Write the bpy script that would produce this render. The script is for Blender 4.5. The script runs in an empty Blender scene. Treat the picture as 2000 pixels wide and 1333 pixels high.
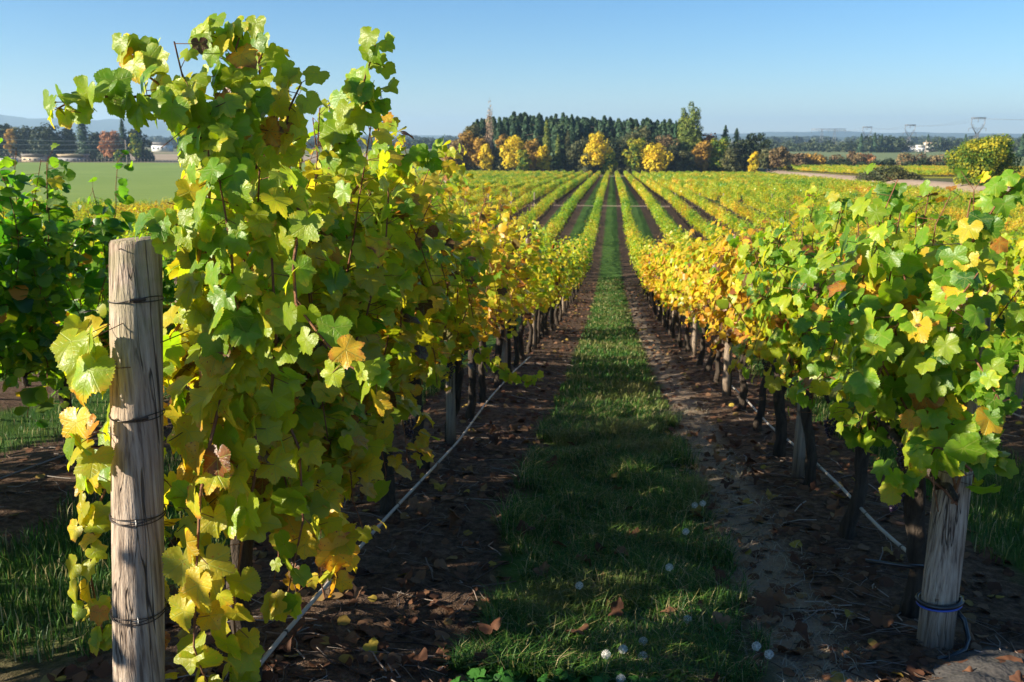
import bpy, bmesh, math, random
import numpy as np
from mathutils import Vector, Matrix, noise

D = bpy.data
scene = bpy.context.scene
COL = scene.collection
RNG = np.random.default_rng(7)
random.seed(7)

# ------------------------------------------------------------------ camera, sky, sun, exposure
FPX = 1778.0
EYE = np.array([0.0, 0.0, 2.1])
PITCH = math.atan(398 / FPX)
YAW = math.atan(197 / FPX * math.cos(PITCH))
FW = np.array([-math.sin(YAW) * math.cos(PITCH), math.cos(YAW) * math.cos(PITCH), -math.sin(PITCH)])
RT = np.array([math.cos(YAW), math.sin(YAW), 0.0])
UP = np.cross(RT, FW)
cam_d = D.cameras.new('camera')
cam_d.sensor_width = 36.0
cam_d.lens = 32.0
cam_d.clip_start = 0.05
cam_d.clip_end = 60000
cam_d.dof.use_dof = True
cam_d.dof.focus_distance = 2.75
cam_d.dof.aperture_fstop = 8.0
cam = D.objects.new('camera', cam_d)
cam.matrix_world = Matrix(((RT[0], UP[0], -FW[0], EYE[0]), (RT[1], UP[1], -FW[1], EYE[1]), (RT[2], UP[2], -FW[2], EYE[2]), (0, 0, 0, 1)))
COL.objects.link(cam)
scene.camera = cam

SUN_EL = math.radians(22)
SUN_HEAD = math.radians(-113.0)          # clockwise from +Y
sun_dir = np.array([math.sin(SUN_HEAD) * math.cos(SUN_EL), math.cos(SUN_HEAD) * math.cos(SUN_EL), math.sin(SUN_EL)])
world = D.worlds.new('World')
scene.world = world
world.use_nodes = True
wn = world.node_tree
bg = wn.nodes['Background']
sky = wn.nodes.new('ShaderNodeTexSky')
sky.sky_type = 'NISHITA'
sky.sun_disc = False
sky.sun_elevation = SUN_EL
sky.sun_rotation = SUN_HEAD
sky.altitude = 100
sky.air_density = 1.0
sky.dust_density = 0.0
sky.ozone_density = 6.0
hs = wn.nodes.new('ShaderNodeHueSaturation')
hs.inputs['Saturation'].default_value = 1.12
wn.links.new(sky.outputs[0], hs.inputs['Color'])
wn.links.new(hs.outputs[0], bg.inputs[0])
bg.inputs[1].default_value = 0.058
sun_d = D.lights.new('sun', 'SUN')
sun_d.energy = 5.0
sun_d.angle = math.radians(0.5)
sun_d.color = (1.0, 0.89, 0.70)
sun = D.objects.new('sun', sun_d)
sun.rotation_euler = Vector(-sun_dir).to_track_quat('-Z', 'Y').to_euler()
sun.location = (0, 0, 50)
COL.objects.link(sun)
vs = scene.view_settings
vs.view_transform = 'Standard'
vs.look = 'None'
vs.gamma = 1
vs.use_curve_mapping = False
vs.exposure = 1.45
cy = scene.cycles
cy.max_bounces = 7
cy.diffuse_bounces = 3
cy.glossy_bounces = 2
cy.transmission_bounces = 3
cy.volume_bounces = 0
cy.transparent_max_bounces = 4
cy.sample_clamp_indirect = 6
cy.caustics_reflective = False
cy.caustics_refractive = False

# ------------------------------------------------------------------ helpers
def at(px, py, z):
    return EYE + (FW + RT * (px - 1000) / FPX + UP * (666.5 - py) / FPX) * z

def side(px, Y):
    """sideways distance of the direction px, at the distance Y down the rows"""
    r = FW + RT * (px - 1000) / FPX + UP * (666.5 - 300) / FPX
    return float(r[0] * Y / r[1])

def height_at(px, py, X, Y):
    r = FW + RT * (px - 1000) / FPX + UP * (666.5 - py) / FPX
    return float(EYE[2] + r[2] * Y / r[1])

GP = ([-50, 0, 3, 4, 5, 6, 7, 10, 13, 18, 25, 38, 45, 70, 112, 308, 400, 600, 40000],
      [.1, .04, 0, -.12, -.22, -.32, -.46, -.85, -1.25, -1.96, -2.9, -4.3, -4.85, -5.7, -6, -10.5, -11.5, -12, -12])
def gy(Y):
    return np.interp(Y, GP[0], GP[1])
def ground_z(X, Y):
    X = np.asarray(X, float); Y = np.asarray(Y, float)
    w = np.clip((Y - 2) / 40, 0.05, 1) * 3
    z = (gy(Y - w) + 2 * gy(Y) + gy(Y + w)) / 4
    near = np.clip(1 - np.hypot(X, Y) / 60, 0, 1)
    z = z + near * (0.025 * np.sin(X * 2.1 + Y * .7) * np.sin(Y * 1.3 + 1) + 0.012 * np.sin(X * 7 + 2 * np.sin(Y * 3)) * np.sin(Y * 5.3))
    # the bench that carries the track and the yellow field
    sm = lambda q: q * q * (3 - 2 * q)
    z = z + 1.7 * sm(np.clip((X - 49) / 7, 0, 1)) * sm(np.clip((Y - 90) / 50, 0, 1)) * sm(np.clip((460 - Y) / 60, 0, 1))
    # soil is banked under the rows
    ph = (X + 1.34) / 2.77
    z = z + near * 0.05 * np.cos(2 * np.pi * ph)
    return z

def put(name, mesh, parent=None, loc=(0, 0, 0), col=None):
    o = D.objects.new(name, mesh)
    COL.objects.link(o)
    o.location = loc
    if parent: o.parent = parent
    o.color = col if col else (0, 0, 0, 1)
    return o

def tag(o, label=None, cat=None, group=None, kind=None):
    if label: o['label'] = label
    if cat: o['category'] = cat
    if group: o['group'] = group
    if kind: o['kind'] = kind
    return o

def empty(name, loc=(0, 0, 0), rz=0):
    o = D.objects.new(name, None)
    COL.objects.link(o)
    o.location = loc
    o.rotation_euler = (0, 0, rz)
    o.empty_display_size = .2
    return o

def mesh_np(name, V, F, mats, smooth=True, attrs=None, fmat=None):
    """V (n,3); F list of (m,k) arrays (k = 3 or 4)"""
    me = D.meshes.new(name)
    if isinstance(F, np.ndarray): F = [F]
    F = [f for f in F if len(f)]
    nl = sum(f.size for f in F); nf = sum(len(f) for f in F)
    me.vertices.add(len(V)); me.vertices.foreach_set('co', np.ascontiguousarray(V, dtype=np.float32).ravel())
    me.loops.add(nl); me.polygons.add(nf)
    me.loops.foreach_set('vertex_index', np.concatenate([f.ravel() for f in F]).astype(np.int32))
    tot = np.concatenate([np.full(len(f), f.shape[1]) for f in F])
    st = np.concatenate([[0], np.cumsum(tot)[:-1]])
    me.polygons.foreach_set('loop_start', st.astype(np.int32))
    me.update(calc_edges=True)
    if smooth: me.polygons.foreach_set('use_smooth', np.ones(nf, bool))
    if fmat is not None: me.polygons.foreach_set('material_index', np.asarray(fmat, np.int32))
    for k, (typ, arr) in (attrs or {}).items():
        a = me.attributes.new(k, typ, 'POINT')
        a.data.foreach_set('value' if typ == 'FLOAT' else 'vector', np.ascontiguousarray(arr, dtype=np.float32).ravel())
    for m in (mats if isinstance(mats, (list, tuple)) else [mats]): me.materials.append(m)
    me.update()
    return me

class Geo:
    """collects simple shapes into one mesh"""
    def __init__(s): s.V = []; s.Q = []; s.T = []; s.n = 0
    def add(s, V, Q=None, T=None):
        V = np.asarray(V, float)
        if Q is not None and len(Q): s.Q.append(np.asarray(Q, int) + s.n)
        if T is not None and len(T): s.T.append(np.asarray(T, int) + s.n)
        s.V.append(V); s.n += len(V)
    def tube(s, pts, rad, n=6, cap=True, jag=0, seed=0):
        pts = np.asarray(pts, float); m = len(pts)
        rad = np.broadcast_to(np.asarray(rad, float), (m,))
        t = np.gradient(pts, axis=0); t /= np.linalg.norm(t, axis=1)[:, None] + 1e-12
        ref = np.array([0, 0, 1.0]) if abs(t[:, 2]).mean() < .8 else np.array([1.0, 0, 0])
        a = np.cross(t, ref); a /= np.linalg.norm(a, axis=1)[:, None] + 1e-12
        b = np.cross(t, a)
        th = np.arange(n) * 2 * np.pi / n
        rr = rad[:, None] * np.ones((m, n))
        if jag:
            r = np.random.default_rng(seed)
            lob = 1 + jag * np.sin(3 * th[None] + np.linspace(0, 4, m)[:, None] + seed) + jag * r.normal(size=(m, n)) * .5
            rr = rr * lob
        V = pts[:, None] + rr[..., None] * (np.cos(th)[None, :, None] * a[:, None] + np.sin(th)[None, :, None] * b[:, None])
        i = np.arange(m - 1)[:, None] * n; j = np.arange(n)[None]; k = (j + 1) % n
        Q = np.stack([i + j, i + n + j, i + n + k, i + k], -1).reshape(-1, 4)
        V = V.reshape(-1, 3)
        T = []
        if cap:
            V = np.vstack([V, pts[0], pts[-1]])
            for q in range(n):
                T.append([m * n, q, (q + 1) % n]); T.append([m * n + 1, (m - 1) * n + (q + 1) % n, (m - 1) * n + q])
        s.add(V, Q, T)
        return s
    def box(s, c, d, R=None):
        c = np.asarray(c, float); d = np.asarray(d, float) / 2
        V = np.array([[x, y, z] for x in (-1, 1) for y in (-1, 1) for z in (-1, 1)]) * d
        if R is not None: V = V @ np.asarray(R).T
        Q = [[0, 1, 3, 2], [4, 6, 7, 5], [0, 4, 5, 1], [2, 3, 7, 6], [0, 2, 6, 4], [1, 5, 7, 3]]
        s.add(V + c, Q)
        return s
    def mesh(s, name, mat, smooth=True, **k):
        F = []
        if s.Q: F.append(np.vstack(s.Q))
        if s.T: F.append(np.vstack(s.T))
        return mesh_np(name, np.vstack(s.V), F, mat, smooth, **k)
    def build(s, name, mat, parent=None, smooth=True, loc=(0, 0, 0)):
        return put(name, s.mesh(name, mat, smooth), parent, loc)

# ------------------------------------------------------------------ materials
class NT:
    def __init__(s, name):
        s.m = D.materials.new(name); s.m.use_nodes = True
        s.t = s.m.node_tree; s.t.nodes.clear()
        s.out = s.t.nodes.new('ShaderNodeOutputMaterial')
    def n(s, typ, **kw):
        nd = s.t.nodes.new(typ)
        for k, v in kw.items():
            if k.startswith('i_'):
                key = k[2:]; key = int(key) if key.isdigit() else key.replace('_', ' ')
                s.set(nd.inputs[key], v)
            else: setattr(nd, k, v)
        return nd
    def set(s, inp, v):
        if hasattr(v, 'is_output'): s.t.links.new(v, inp)
        elif hasattr(v, 'outputs'): s.t.links.new(v.outputs[0], inp)
        else: inp.default_value = v
    def math(s, op, a, b=0.0, c=None, clamp=False):
        nd = s.t.nodes.new('ShaderNodeMath'); nd.operation = op; nd.use_clamp = clamp
        s.set(nd.inputs[0], a); s.set(nd.inputs[1], b)
        if c is not None: s.set(nd.inputs[2], c)
        return nd.outputs[0]
    def smooth(s, x, a, b):
        nd = s.t.nodes.new('ShaderNodeMapRange'); nd.interpolation_type = 'SMOOTHSTEP'
        s.set(nd.inputs[0], x); s.set(nd.inputs[1], a); s.set(nd.inputs[2], b)
        return nd.outputs[0]
    def ramp(s, x, stops):
        nd = s.t.nodes.new('ShaderNodeValToRGB'); s.set(nd.inputs[0], x)
        e = nd.color_ramp.elements
        while len(e) < len(stops): e.new(0.5)
        for q, (p, c) in zip(e, stops): q.position = p; q.color = (*c, 1)
        return nd.outputs[0]
    def mix(s, f, a, b, blend='MIX'):
        nd = s.t.nodes.new('ShaderNodeMix'); nd.data_type = 'RGBA'; nd.blend_type = blend
        s.set(nd.inputs[0], f); s.set(nd.inputs[6], a if not isinstance(a, tuple) else (*a, 1)); s.set(nd.inputs[7], b if not isinstance(b, tuple) else (*b, 1))
        return nd.outputs[2]
    def noise(s, vec, scale, detail=2, rough=.5, dist=0, out=0):
        nd = s.t.nodes.new('ShaderNodeTexNoise'); s.set(nd.inputs['Vector'], vec)
        nd.inputs['Scale'].default_value = scale; nd.inputs['Detail'].default_value = detail
        nd.inputs['Roughness'].default_value = rough; nd.inputs['Distortion'].default_value = dist
        return nd.outputs[out]
    def pos(s): return s.n('ShaderNodeNewGeometry').outputs['Position']
    def obj(s): return s.n('ShaderNodeTexCoord').outputs['Object']
    def scale(s, vec, sc):
        nd = s.t.nodes.new('ShaderNodeVectorMath'); nd.operation = 'MULTIPLY'
        s.set(nd.inputs[0], vec); nd.inputs[1].default_value = sc
        return nd.outputs[0]
    def bump(s, h, strength=.5, dist=.01):
        nd = s.t.nodes.new('ShaderNodeBump'); s.set(nd.inputs['Height'], h)
        nd.inputs['Strength'].default_value = strength; nd.inputs['Distance'].default_value = dist
        return nd.outputs[0]
    def principled(s, col, rough=.8, spec=.3, normal=None, **kw):
        nd = s.t.nodes.new('ShaderNodeBsdfPrincipled')
        s.set(nd.inputs['Base Color'], col if not isinstance(col, tuple) else (*col, 1))
        s.set(nd.inputs['Roughness'], rough); s.set(nd.inputs['Specular IOR Level'], spec)
        if normal is not None: s.set(nd.inputs['Normal'], normal)
        for k, v in kw.items(): s.set(nd.inputs[k.replace('_', ' ')], v)
        return nd.outputs[0]
    def done(s, sh):
        s.t.links.new(sh, s.out.inputs[0]); return s.m

LEAF_R = [(0, (.018, .070, .012)), (.20, (.045, .14, .014)), (.38, (.14, .27, .018)), (.54, (.34, .40, .025)), (.68, (.60, .44, .03)), (.82, (.56, .25, .03)), (.92, (.28, .10, .03)), (1, (.13, .065, .03))]
LEAF_T = [(0, (.04, .20, .006)), (.20, (.13, .42, .008)), (.38, (.40, .66, .010)), (.54, (.72, .74, .015)), (.68, (.92, .68, .025)), (.82, (.84, .36, .02)), (.92, (.40, .12, .02)), (1, (.13, .06, .02))]
def leaf_material(name, fine=True, world=0.0, trans=.47):
    N = NT(name)
    oi = N.n('ShaderNodeObjectInfo')
    sep = N.n('ShaderNodeSeparateColor'); N.set(sep.inputs[0], oi.outputs['Color'])
    t = N.math('ADD', N.n('ShaderNodeAttribute', attribute_name='leaf_t').outputs['Fac'], sep.outputs[0])
    geo = N.n('ShaderNodeNewGeometry')
    rnd = N.math('FRACT', N.math('ADD', geo.outputs['Random Per Island'], N.math('MULTIPLY', sep.outputs[1], 7.31)))
    if world:
        w1 = N.noise(N.scale(geo.outputs['Position'], (1, .55, 1)), .11, 2)
        w2 = N.noise(N.scale(geo.outputs['Position'], (1, 1, .6)), .8, 2)
        t = N.math('ADD', t, N.math('MULTIPLY', N.math('SUBTRACT', w1, .5), world * 1.5))
        t = N.math('ADD', t, N.math('MULTIPLY', N.math('SUBTRACT', w2, .5), world))
    nrm = None
    if fine:
        uv = N.n('ShaderNodeAttribute', attribute_name='leaf_uv').outputs['Vector']
        off = N.n('ShaderNodeVectorMath', operation='ADD'); N.set(off.inputs[0], uv)
        cmb = N.n('ShaderNodeCombineXYZ'); N.set(cmb.inputs[0], N.math('MULTIPLY', rnd, 37)); N.set(cmb.inputs[1], N.math('MULTIPLY', rnd, 91))
        N.set(off.inputs[1], cmb)
        uvr = off.outputs[0]
        blot = N.noise(uvr, 1.6, 2)
        spots = N.noise(uvr, 9, 1)
        ln = N.n('ShaderNodeVectorMath', operation='LENGTH'); N.set(ln.inputs[0], uv)
        r = ln.outputs['Value']
        amt = N.math('MULTIPLY', N.smooth(rnd, .35, 1.0), .34)
        t = N.math('ADD', t, N.math('MULTIPLY', N.smooth(N.math('ADD', N.math('MULTIPLY', r, .8), N.math('SUBTRACT', blot, .5)), .45, 1.05), amt))
        t = N.math('ADD', t, N.math('MULTIPLY', N.math('SUBTRACT', blot, .5), .16))
        su = N.n('ShaderNodeSeparateXYZ'); N.set(su.inputs[0], uv)
        ux, uy = su.outputs[0], su.outputs[1]
        vein = None
        for d in (0, 48, -48, 103, -103):
            c, s_ = math.cos(math.radians(d)), math.sin(math.radians(d))
            along = N.math('ADD', N.math('MULTIPLY', ux, s_), N.math('MULTIPLY', uy, c))
            across = N.math('ABSOLUTE', N.math('SUBTRACT', N.math('MULTIPLY', ux, c), N.math('MULTIPLY', uy, s_)))
            # side veins branch forwards from the main one
            ph = N.math('FRACT', N.math('MULTIPLY', N.math('SUBTRACT', along, N.math('MULTIPLY', across, .8)), 4.6))
            sec = N.math('MULTIPLY', N.math('SUBTRACT', 1.0, N.smooth(N.math('ABSOLUTE', N.math('SUBTRACT', ph, .5)), .03, .13)),
                         N.math('SUBTRACT', 1.0, N.smooth(N.math('DIVIDE', across, N.math('ADD', N.math('MAXIMUM', along, 0), .02)), .30, .46)))
            v = N.math('SUBTRACT', 1.0, N.smooth(across, .008, .032))
            v = N.math('MAXIMUM', v, N.math('MULTIPLY', N.math('MULTIPLY', sec, N.smooth(along, .18, .34)), .5))
            v = N.math('MULTIPLY', v, N.smooth(along, 0.0, .05))
            vein = v if vein is None else N.math('MAXIMUM', vein, v)
        hgt = N.math('ADD', N.math('MULTIPLY', vein, -.55), N.math('MULTIPLY', N.noise(uvr, 8, 3), 1.0))
        nrm = N.bump(hgt, .9, .0015)
        t = N.math('ADD', t, N.math('MULTIPLY', N.smooth(spots, .66, .72), N.math('MULTIPLY', N.smooth(t, .3, .6), .22)))
    t = N.math('MINIMUM', N.math('MAXIMUM', t, 0.0), 1.0)
    cr, ct = N.ramp(t, LEAF_R), N.ramp(t, LEAF_T)
    br = N.math('ADD', N.math('MULTIPLY', rnd, .5), .75)
    val = N.n('ShaderNodeHueSaturation'); N.set(val.inputs['Value'], br); N.set(val.inputs['Color'], cr)
    cr = val.outputs[0]
    if fine:
        cr = N.mix(N.math('MULTIPLY', vein, .5), cr, (.36, .42, .08))
        ct = N.mix(N.math('MULTIPLY', vein, .45), ct, (.26, .38, .02))
    cr = N.mix(N.math('MULTIPLY', geo.outputs['Backfacing'], .3), cr, (.24, .32, .07))
    rough = N.math('ADD', .36, N.math('MULTIPLY', geo.outputs['Backfacing'], .35))
    p = N.principled(cr, rough, .36, nrm)
    tr = N.n('ShaderNodeBsdfTranslucent'); N.set(tr.inputs['Color'], ct)
    mx = N.n('ShaderNodeMixShader'); mx.inputs[0].default_value = trans
    N.set(mx.inputs[1], p); N.set(mx.inputs[2], tr.outputs[0])
    return N.done(mx.outputs[0])

M_LEAF = leaf_material('vine_leaf_near', True)
M_LEAFM = leaf_material('vine_leaf_mid', False, world=.25)
M_LEAFF = leaf_material('vine_leaf_far', False, world=.62)

def bark_material(name, c1, c2, zs=1, sc=26):
    N = NT(name)
    p = N.scale(N.obj(), (1, 1, .16 * zs))
    n1 = N.noise(p, sc, 5, .7, .6)
    col = N.ramp(n1, [(.3, c1), (.7, c2)])
    return N.done(N.principled(col, .9, .15, N.bump(n1, 1, .02)))
M_BARK = bark_material('vine_bark', (.022, .017, .013), (.085, .066, .052))
M_CANE = bark_material('vine_cane', (.14, .06, .035), (.30, .15, .08), sc=60)
M_TREEBARK = bark_material('tree_bark', (.06, .045, .035), (.16, .13, .10), sc=3)
M_POPBARK = bark_material('poplar_bark', (.22, .18, .15), (.36, .30, .25), sc=3)

def wood_material(name, a, b, dark):
    N = NT(name)
    o = N.obj()
    # warped long grain
    w = N.noise(N.scale(o, (1, 1, .35)), 5, 2, out=1)
    mixv = N.n('ShaderNodeVectorMath', operation='ADD'); N.set(mixv.inputs[0], N.scale(o, (1, 1, .035))); N.set(mixv.inputs[1], N.scale(w, (.03, .03, .0)))
    g1 = N.noise(mixv.outputs[0], 75, 4, .6)
    g2 = N.noise(mixv.outputs[0], 240, 3, .6)
    big = N.noise(N.scale(o, (1, 1, .3)), 9, 3)
    col = N.ramp(g1, [(.33, dark), (.47, a), (.7, b)])
    col = N.mix(N.math('MULTIPLY', N.smooth(big, .45, .75), .45), col, (.30, .19, .12))
    crack = N.math('SUBTRACT', 1.0, N.smooth(N.math('ABSOLUTE', N.math('SUBTRACT', N.noise(mixv.outputs[0], 24, 2), .5)), .0, .012))
    crack = N.math('MULTIPLY', crack, N.smooth(N.noise(N.scale(o, (1, 1, .5)), 7, 1), .38, .48))
    col = N.mix(N.math('MULTIPLY', crack, .85), col, (.05, .035, .028))
    sp = N.n('ShaderNodeSeparateXYZ'); N.set(sp.inputs[0], o)
    moss = N.math('MULTIPLY', N.smooth(sp.outputs[2], 1.25, 1.6), N.smooth(N.noise(o, 20, 3), .35, .6))
    col = N.mix(N.math('MULTIPLY', moss, .4), col, (.22, .22, .11))
    foot = N.math('SUBTRACT', 1.0, N.smooth(sp.outputs[2], .02, .28))
    col = N.mix(N.math('MULTIPLY', foot, .6), col, (.09, .06, .04))
    h = N.math('ADD', N.math('MULTIPLY', g1, .8), N.math('MULTIPLY', g2, .35))
    h = N.math('SUBTRACT', h, N.math('MULTIPLY', crack, 1.2))
    return N.done(N.principled(col, .82, .2, N.bump(h, 1.0, .012)))
M_WOOD = wood_material('weathered_post_wood', (.34, .265, .205), (.50, .41, .33), (.12, .085, .065))
M_STAKE = wood_material('stake_wood', (.26, .20, .15), (.38, .30, .23), (.12, .09, .07))

def plain(name, col, rough=.6, spec=.3, metal=0, var=.15, sc=30):
    N = NT(name)
    n = N.noise(N.obj(), sc, 3)
    c = N.mix(n, tuple(v * (1 - var) for v in col), tuple(min(1, v * (1 + var)) for v in col))
    return N.done(N.principled(c, rough, spec, Metallic=metal))
M_WIRE = plain('rusted_wire', (.07, .06, .055), .45, .5, .8)
M_WIRES = plain('galvanised_wire', (.30, .30, .30), .35, .5, .9)
M_HOSE = plain('drip_hose_bleached', (.36, .33, .30), .55, .4)
M_HOSEB = plain('drip_hose_black', (.016, .018, .022), .28, .6)
M_HOSE_SHINE = plain('blue_hose_shine', (.03, .08, .42), .3, .6)  # blue shine of the black hose, put into colour
M_GRAPE = plain('dark_grape_skin', (.022, .013, .032), .35, .5, var=.5, sc=60)
M_STEM = plain('grape_stalk', (.13, .10, .03), .7)

def litter_leaf_material():
    N = NT('dry_leaf')
    oi = N.n('ShaderNodeObjectInfo')
    g = N.n('ShaderNodeNewGeometry')
    r = N.math('FRACT', N.math('ADD', g.outputs['Random Per Island'], oi.outputs['Random']))
    c = N.ramp(r, [(0, (.06, .028, .018)), (.35, (.12, .052, .03)), (.65, (.20, .095, .05)), (.85, (.28, .17, .10)), (.95, (.36, .25, .05)), (1, (.46, .36, .05))])
    c = N.mix(N.math('MULTIPLY', N.noise(N.pos(), 60, 2), .6), c, (.07, .035, .02))
    p = N.principled(c, .75, .2)
    tr = N.n('ShaderNodeBsdfTranslucent'); N.set(tr.inputs['Color'], c)
    mx = N.n('ShaderNodeMixShader'); mx.inputs[0].default_value = .2
    N.set(mx.inputs[1], p); N.set(mx.inputs[2], tr.outputs[0])
    return N.done(mx.outputs[0])
M_DRY = litter_leaf_material()

def blade_material(name, stops, trans=.35, patch=None):
    N = NT(name)
    g = N.n('ShaderNodeNewGeometry')
    r = g.outputs['Random Per Island']
    c = N.ramp(r, stops)
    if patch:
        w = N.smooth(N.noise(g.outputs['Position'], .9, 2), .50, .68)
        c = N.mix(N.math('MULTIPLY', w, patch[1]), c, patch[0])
    p = N.principled(c, .5, .3)
    tr = N.n('ShaderNodeBsdfTranslucent'); N.set(tr.inputs['Color'], c)
    mx = N.n('ShaderNodeMixShader'); mx.inputs[0].default_value = trans
    N.set(mx.inputs[1], p); N.set(mx.inputs[2], tr.outputs[0])
    return N.done(mx.outputs[0])
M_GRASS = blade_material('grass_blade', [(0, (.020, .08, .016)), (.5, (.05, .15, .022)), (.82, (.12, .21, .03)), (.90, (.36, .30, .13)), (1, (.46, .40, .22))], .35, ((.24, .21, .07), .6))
M_STRAW = blade_material('dry_straw', [(0, (.16, .13, .09)), (.5, (.28, .24, .17)), (1, (.42, .38, .30))], .2)
M_WEED = blade_material('broadleaf_weed', [(0, (.02, .09, .015)), (1, (.06, .20, .03))], .3)

def soil_material():
    N = NT('vineyard_soil')
    p = N.pos()
    n1 = N.noise(p, 1.3, 4, .6); n2 = N.noise(p, 18, 5, .7); n3 = N.noise(p, 90, 3, .6)
    c = N.ramp(n2, [(.32, (.045, .027, .018)), (.5, (.11, .070, .048)), (.68, (.20, .135, .095))])
    c = N.mix(N.math('MULTIPLY', N.smooth(n3, .58, .68), .5), c, (.21, .11, .06))
    sp = N.n('ShaderNodeSeparateXYZ'); N.set(sp.inputs[0], p)
    X, Y = sp.outputs[0], sp.outputs[1]
    # pale trodden band right of the grass strip in the middle aisle, with sunlight painted in
    band = N.math('SUBTRACT', 1.0, N.smooth(N.math('ABSOLUTE', N.math('SUBTRACT', X, N.math('ADD', .82, N.math('MULTIPLY', n1, .1)))), .08, .26))
    band = N.math('MULTIPLY', band, N.math('SUBTRACT', 1.0, N.smooth(Y, 26, 48)))
    c = N.mix(N.math('MULTIPLY', band, .7), c, (.38, .29, .21))
    # the grass strips of the aisles
    ph = N.math('ABSOLUTE', N.math('SUBTRACT', N.math('FRACT', N.math('DIVIDE', N.math('ADD', X, 1.34), 2.77)), .5))
    n4 = N.noise(p, 2.2, 3)
    strip = N.math('SUBTRACT', 1.0, N.smooth(N.math('ADD', ph, N.math('MULTIPLY', N.math('SUBTRACT', n4, .5), .16)), .17, .25))
    gcol = N.ramp(N.noise(p, 3.0, 4, .7), [(.3, (.03, .085, .016)), (.6, (.07, .16, .026)), (.75, (.16, .18, .06))])
    strip = N.math('MULTIPLY', strip, N.smooth(Y, 2.6, 4.2))
    c = N.mix(N.math('MULTIPLY', strip, .9), c, gcol)
    # beyond the vineyard: stubble and pasture
    far1 = N.ramp(N.noise(N.scale(p, (.3, 1, 1)), .012, 3), [(.38, (.10, .13, .045)), (.47, (.22, .18, .10)), (.55, (.09, .14, .04)), (.64, (.28, .22, .14))])
    c = N.mix(N.smooth(Y, 318, 330), c, far1)
    h = N.math('ADD', N.math('MULTIPLY', n2, 1.0), N.math('MULTIPLY', n3, .35))
    return N.done(N.principled(c, .95, .1, N.bump(h, 1.0, .05)))
M_SOIL = soil_material()

def field_material(name, a, b, sc=(.25, 1, 1), ns=.5, stripe=None):
    N = NT(name)
    p = N.scale(N.pos(), sc)
    n = N.noise(p, ns, 4, .6)
    n2 = N.noise(N.pos(), .02, 2)
    c = N.ramp(N.math('ADD', N.math('MULTIPLY', n, .6), N.math('MULTIPLY', n2, .4)), [(.38, a), (.62, b)])
    return N.done(N.principled(c, .9, .1))
M_GREENF = field_material('green_field_grass', (.15, .225, .045), (.20, .27, .06))
M_TAN = field_material('tan_stubble', (.30, .23, .15), (.38, .30, .21))
M_TRACK = field_material('dirt_track', (.26, .19, .13), (.38, .29, .21), sc=(1, 1, 1))
M_BROWNF = field_material('brown_verge', (.16, .12, .08), (.24, .19, .12))
M_YELLOWF = field_material('yellow_vine_field', (.16, .19, .02), (.34, .30, .03), sc=(.1, 1, 1), ns=.8)
M_PALEG = field_material('pale_green_field', (.13, .17, .07), (.18, .21, .09), sc=(.1, 1, 1), ns=.1)
M_HILL = field_material('hill_forest', (.03, .05, .03), (.07, .10, .05), sc=(1, 1, 1), ns=.002)
def gravel_material():
    N = NT('gravel')
    p = N.pos()
    v = N.n('ShaderNodeTexVoronoi'); N.set(v.inputs['Vector'], p); v.inputs['Scale'].default_value = 55
    n = N.noise(p, 14, 5, .7)
    c = N.mix(n, (.025, .025, .027), (.10, .096, .094))  # gravel darkened to paint in the shade lying on it
    c = N.mix(N.math('MULTIPLY', v.outputs['Distance'], .6), c, (.08, .07, .065))
    return N.done(N.principled(c, .9, .2, N.bump(N.math('ADD', v.outputs['Distance'], n), .6, .006)))
M_GRAVEL = gravel_material()

# ------------------------------------------------------------------ leaf shapes
def leaf_outline(n, lob, r, teeth=True):
    th = np.linspace(-np.pi, np.pi, n, endpoint=False) + np.pi / n
    key = np.radians([-180, -165, -140, -108, -80, -55, -28, 0, 28, 55, 80, 108, 140, 165, 180])
    d = lob
    val = np.array([.14, .66, .80, .90, .84 - .26 * d, 1.0, .86 - .28 * d, 1.12, .86 - .28 * d, 1.0, .84 - .26 * d, .90, .80, .66, .14])
    val = val * (1 + r.normal(0, .035, len(val)))
    val[0] = val[-1]
    rr = np.interp(th, key, val)
    k = np.convolve(np.concatenate([rr[-2:], rr, rr[:2]]), [.0, .14, .72, .14, .0], 'same')[2:-2]
    rr = k if n > 30 else rr
    if teeth and n > 30:
        leaf_outline.plain = rr
        rr = rr * (1 + np.where(np.arange(n) % 2 == 0, 1, -1) * (.035 if n > 50 else .03) * (1 + .4 * r.normal(size=n)))
    return th, rr

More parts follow.
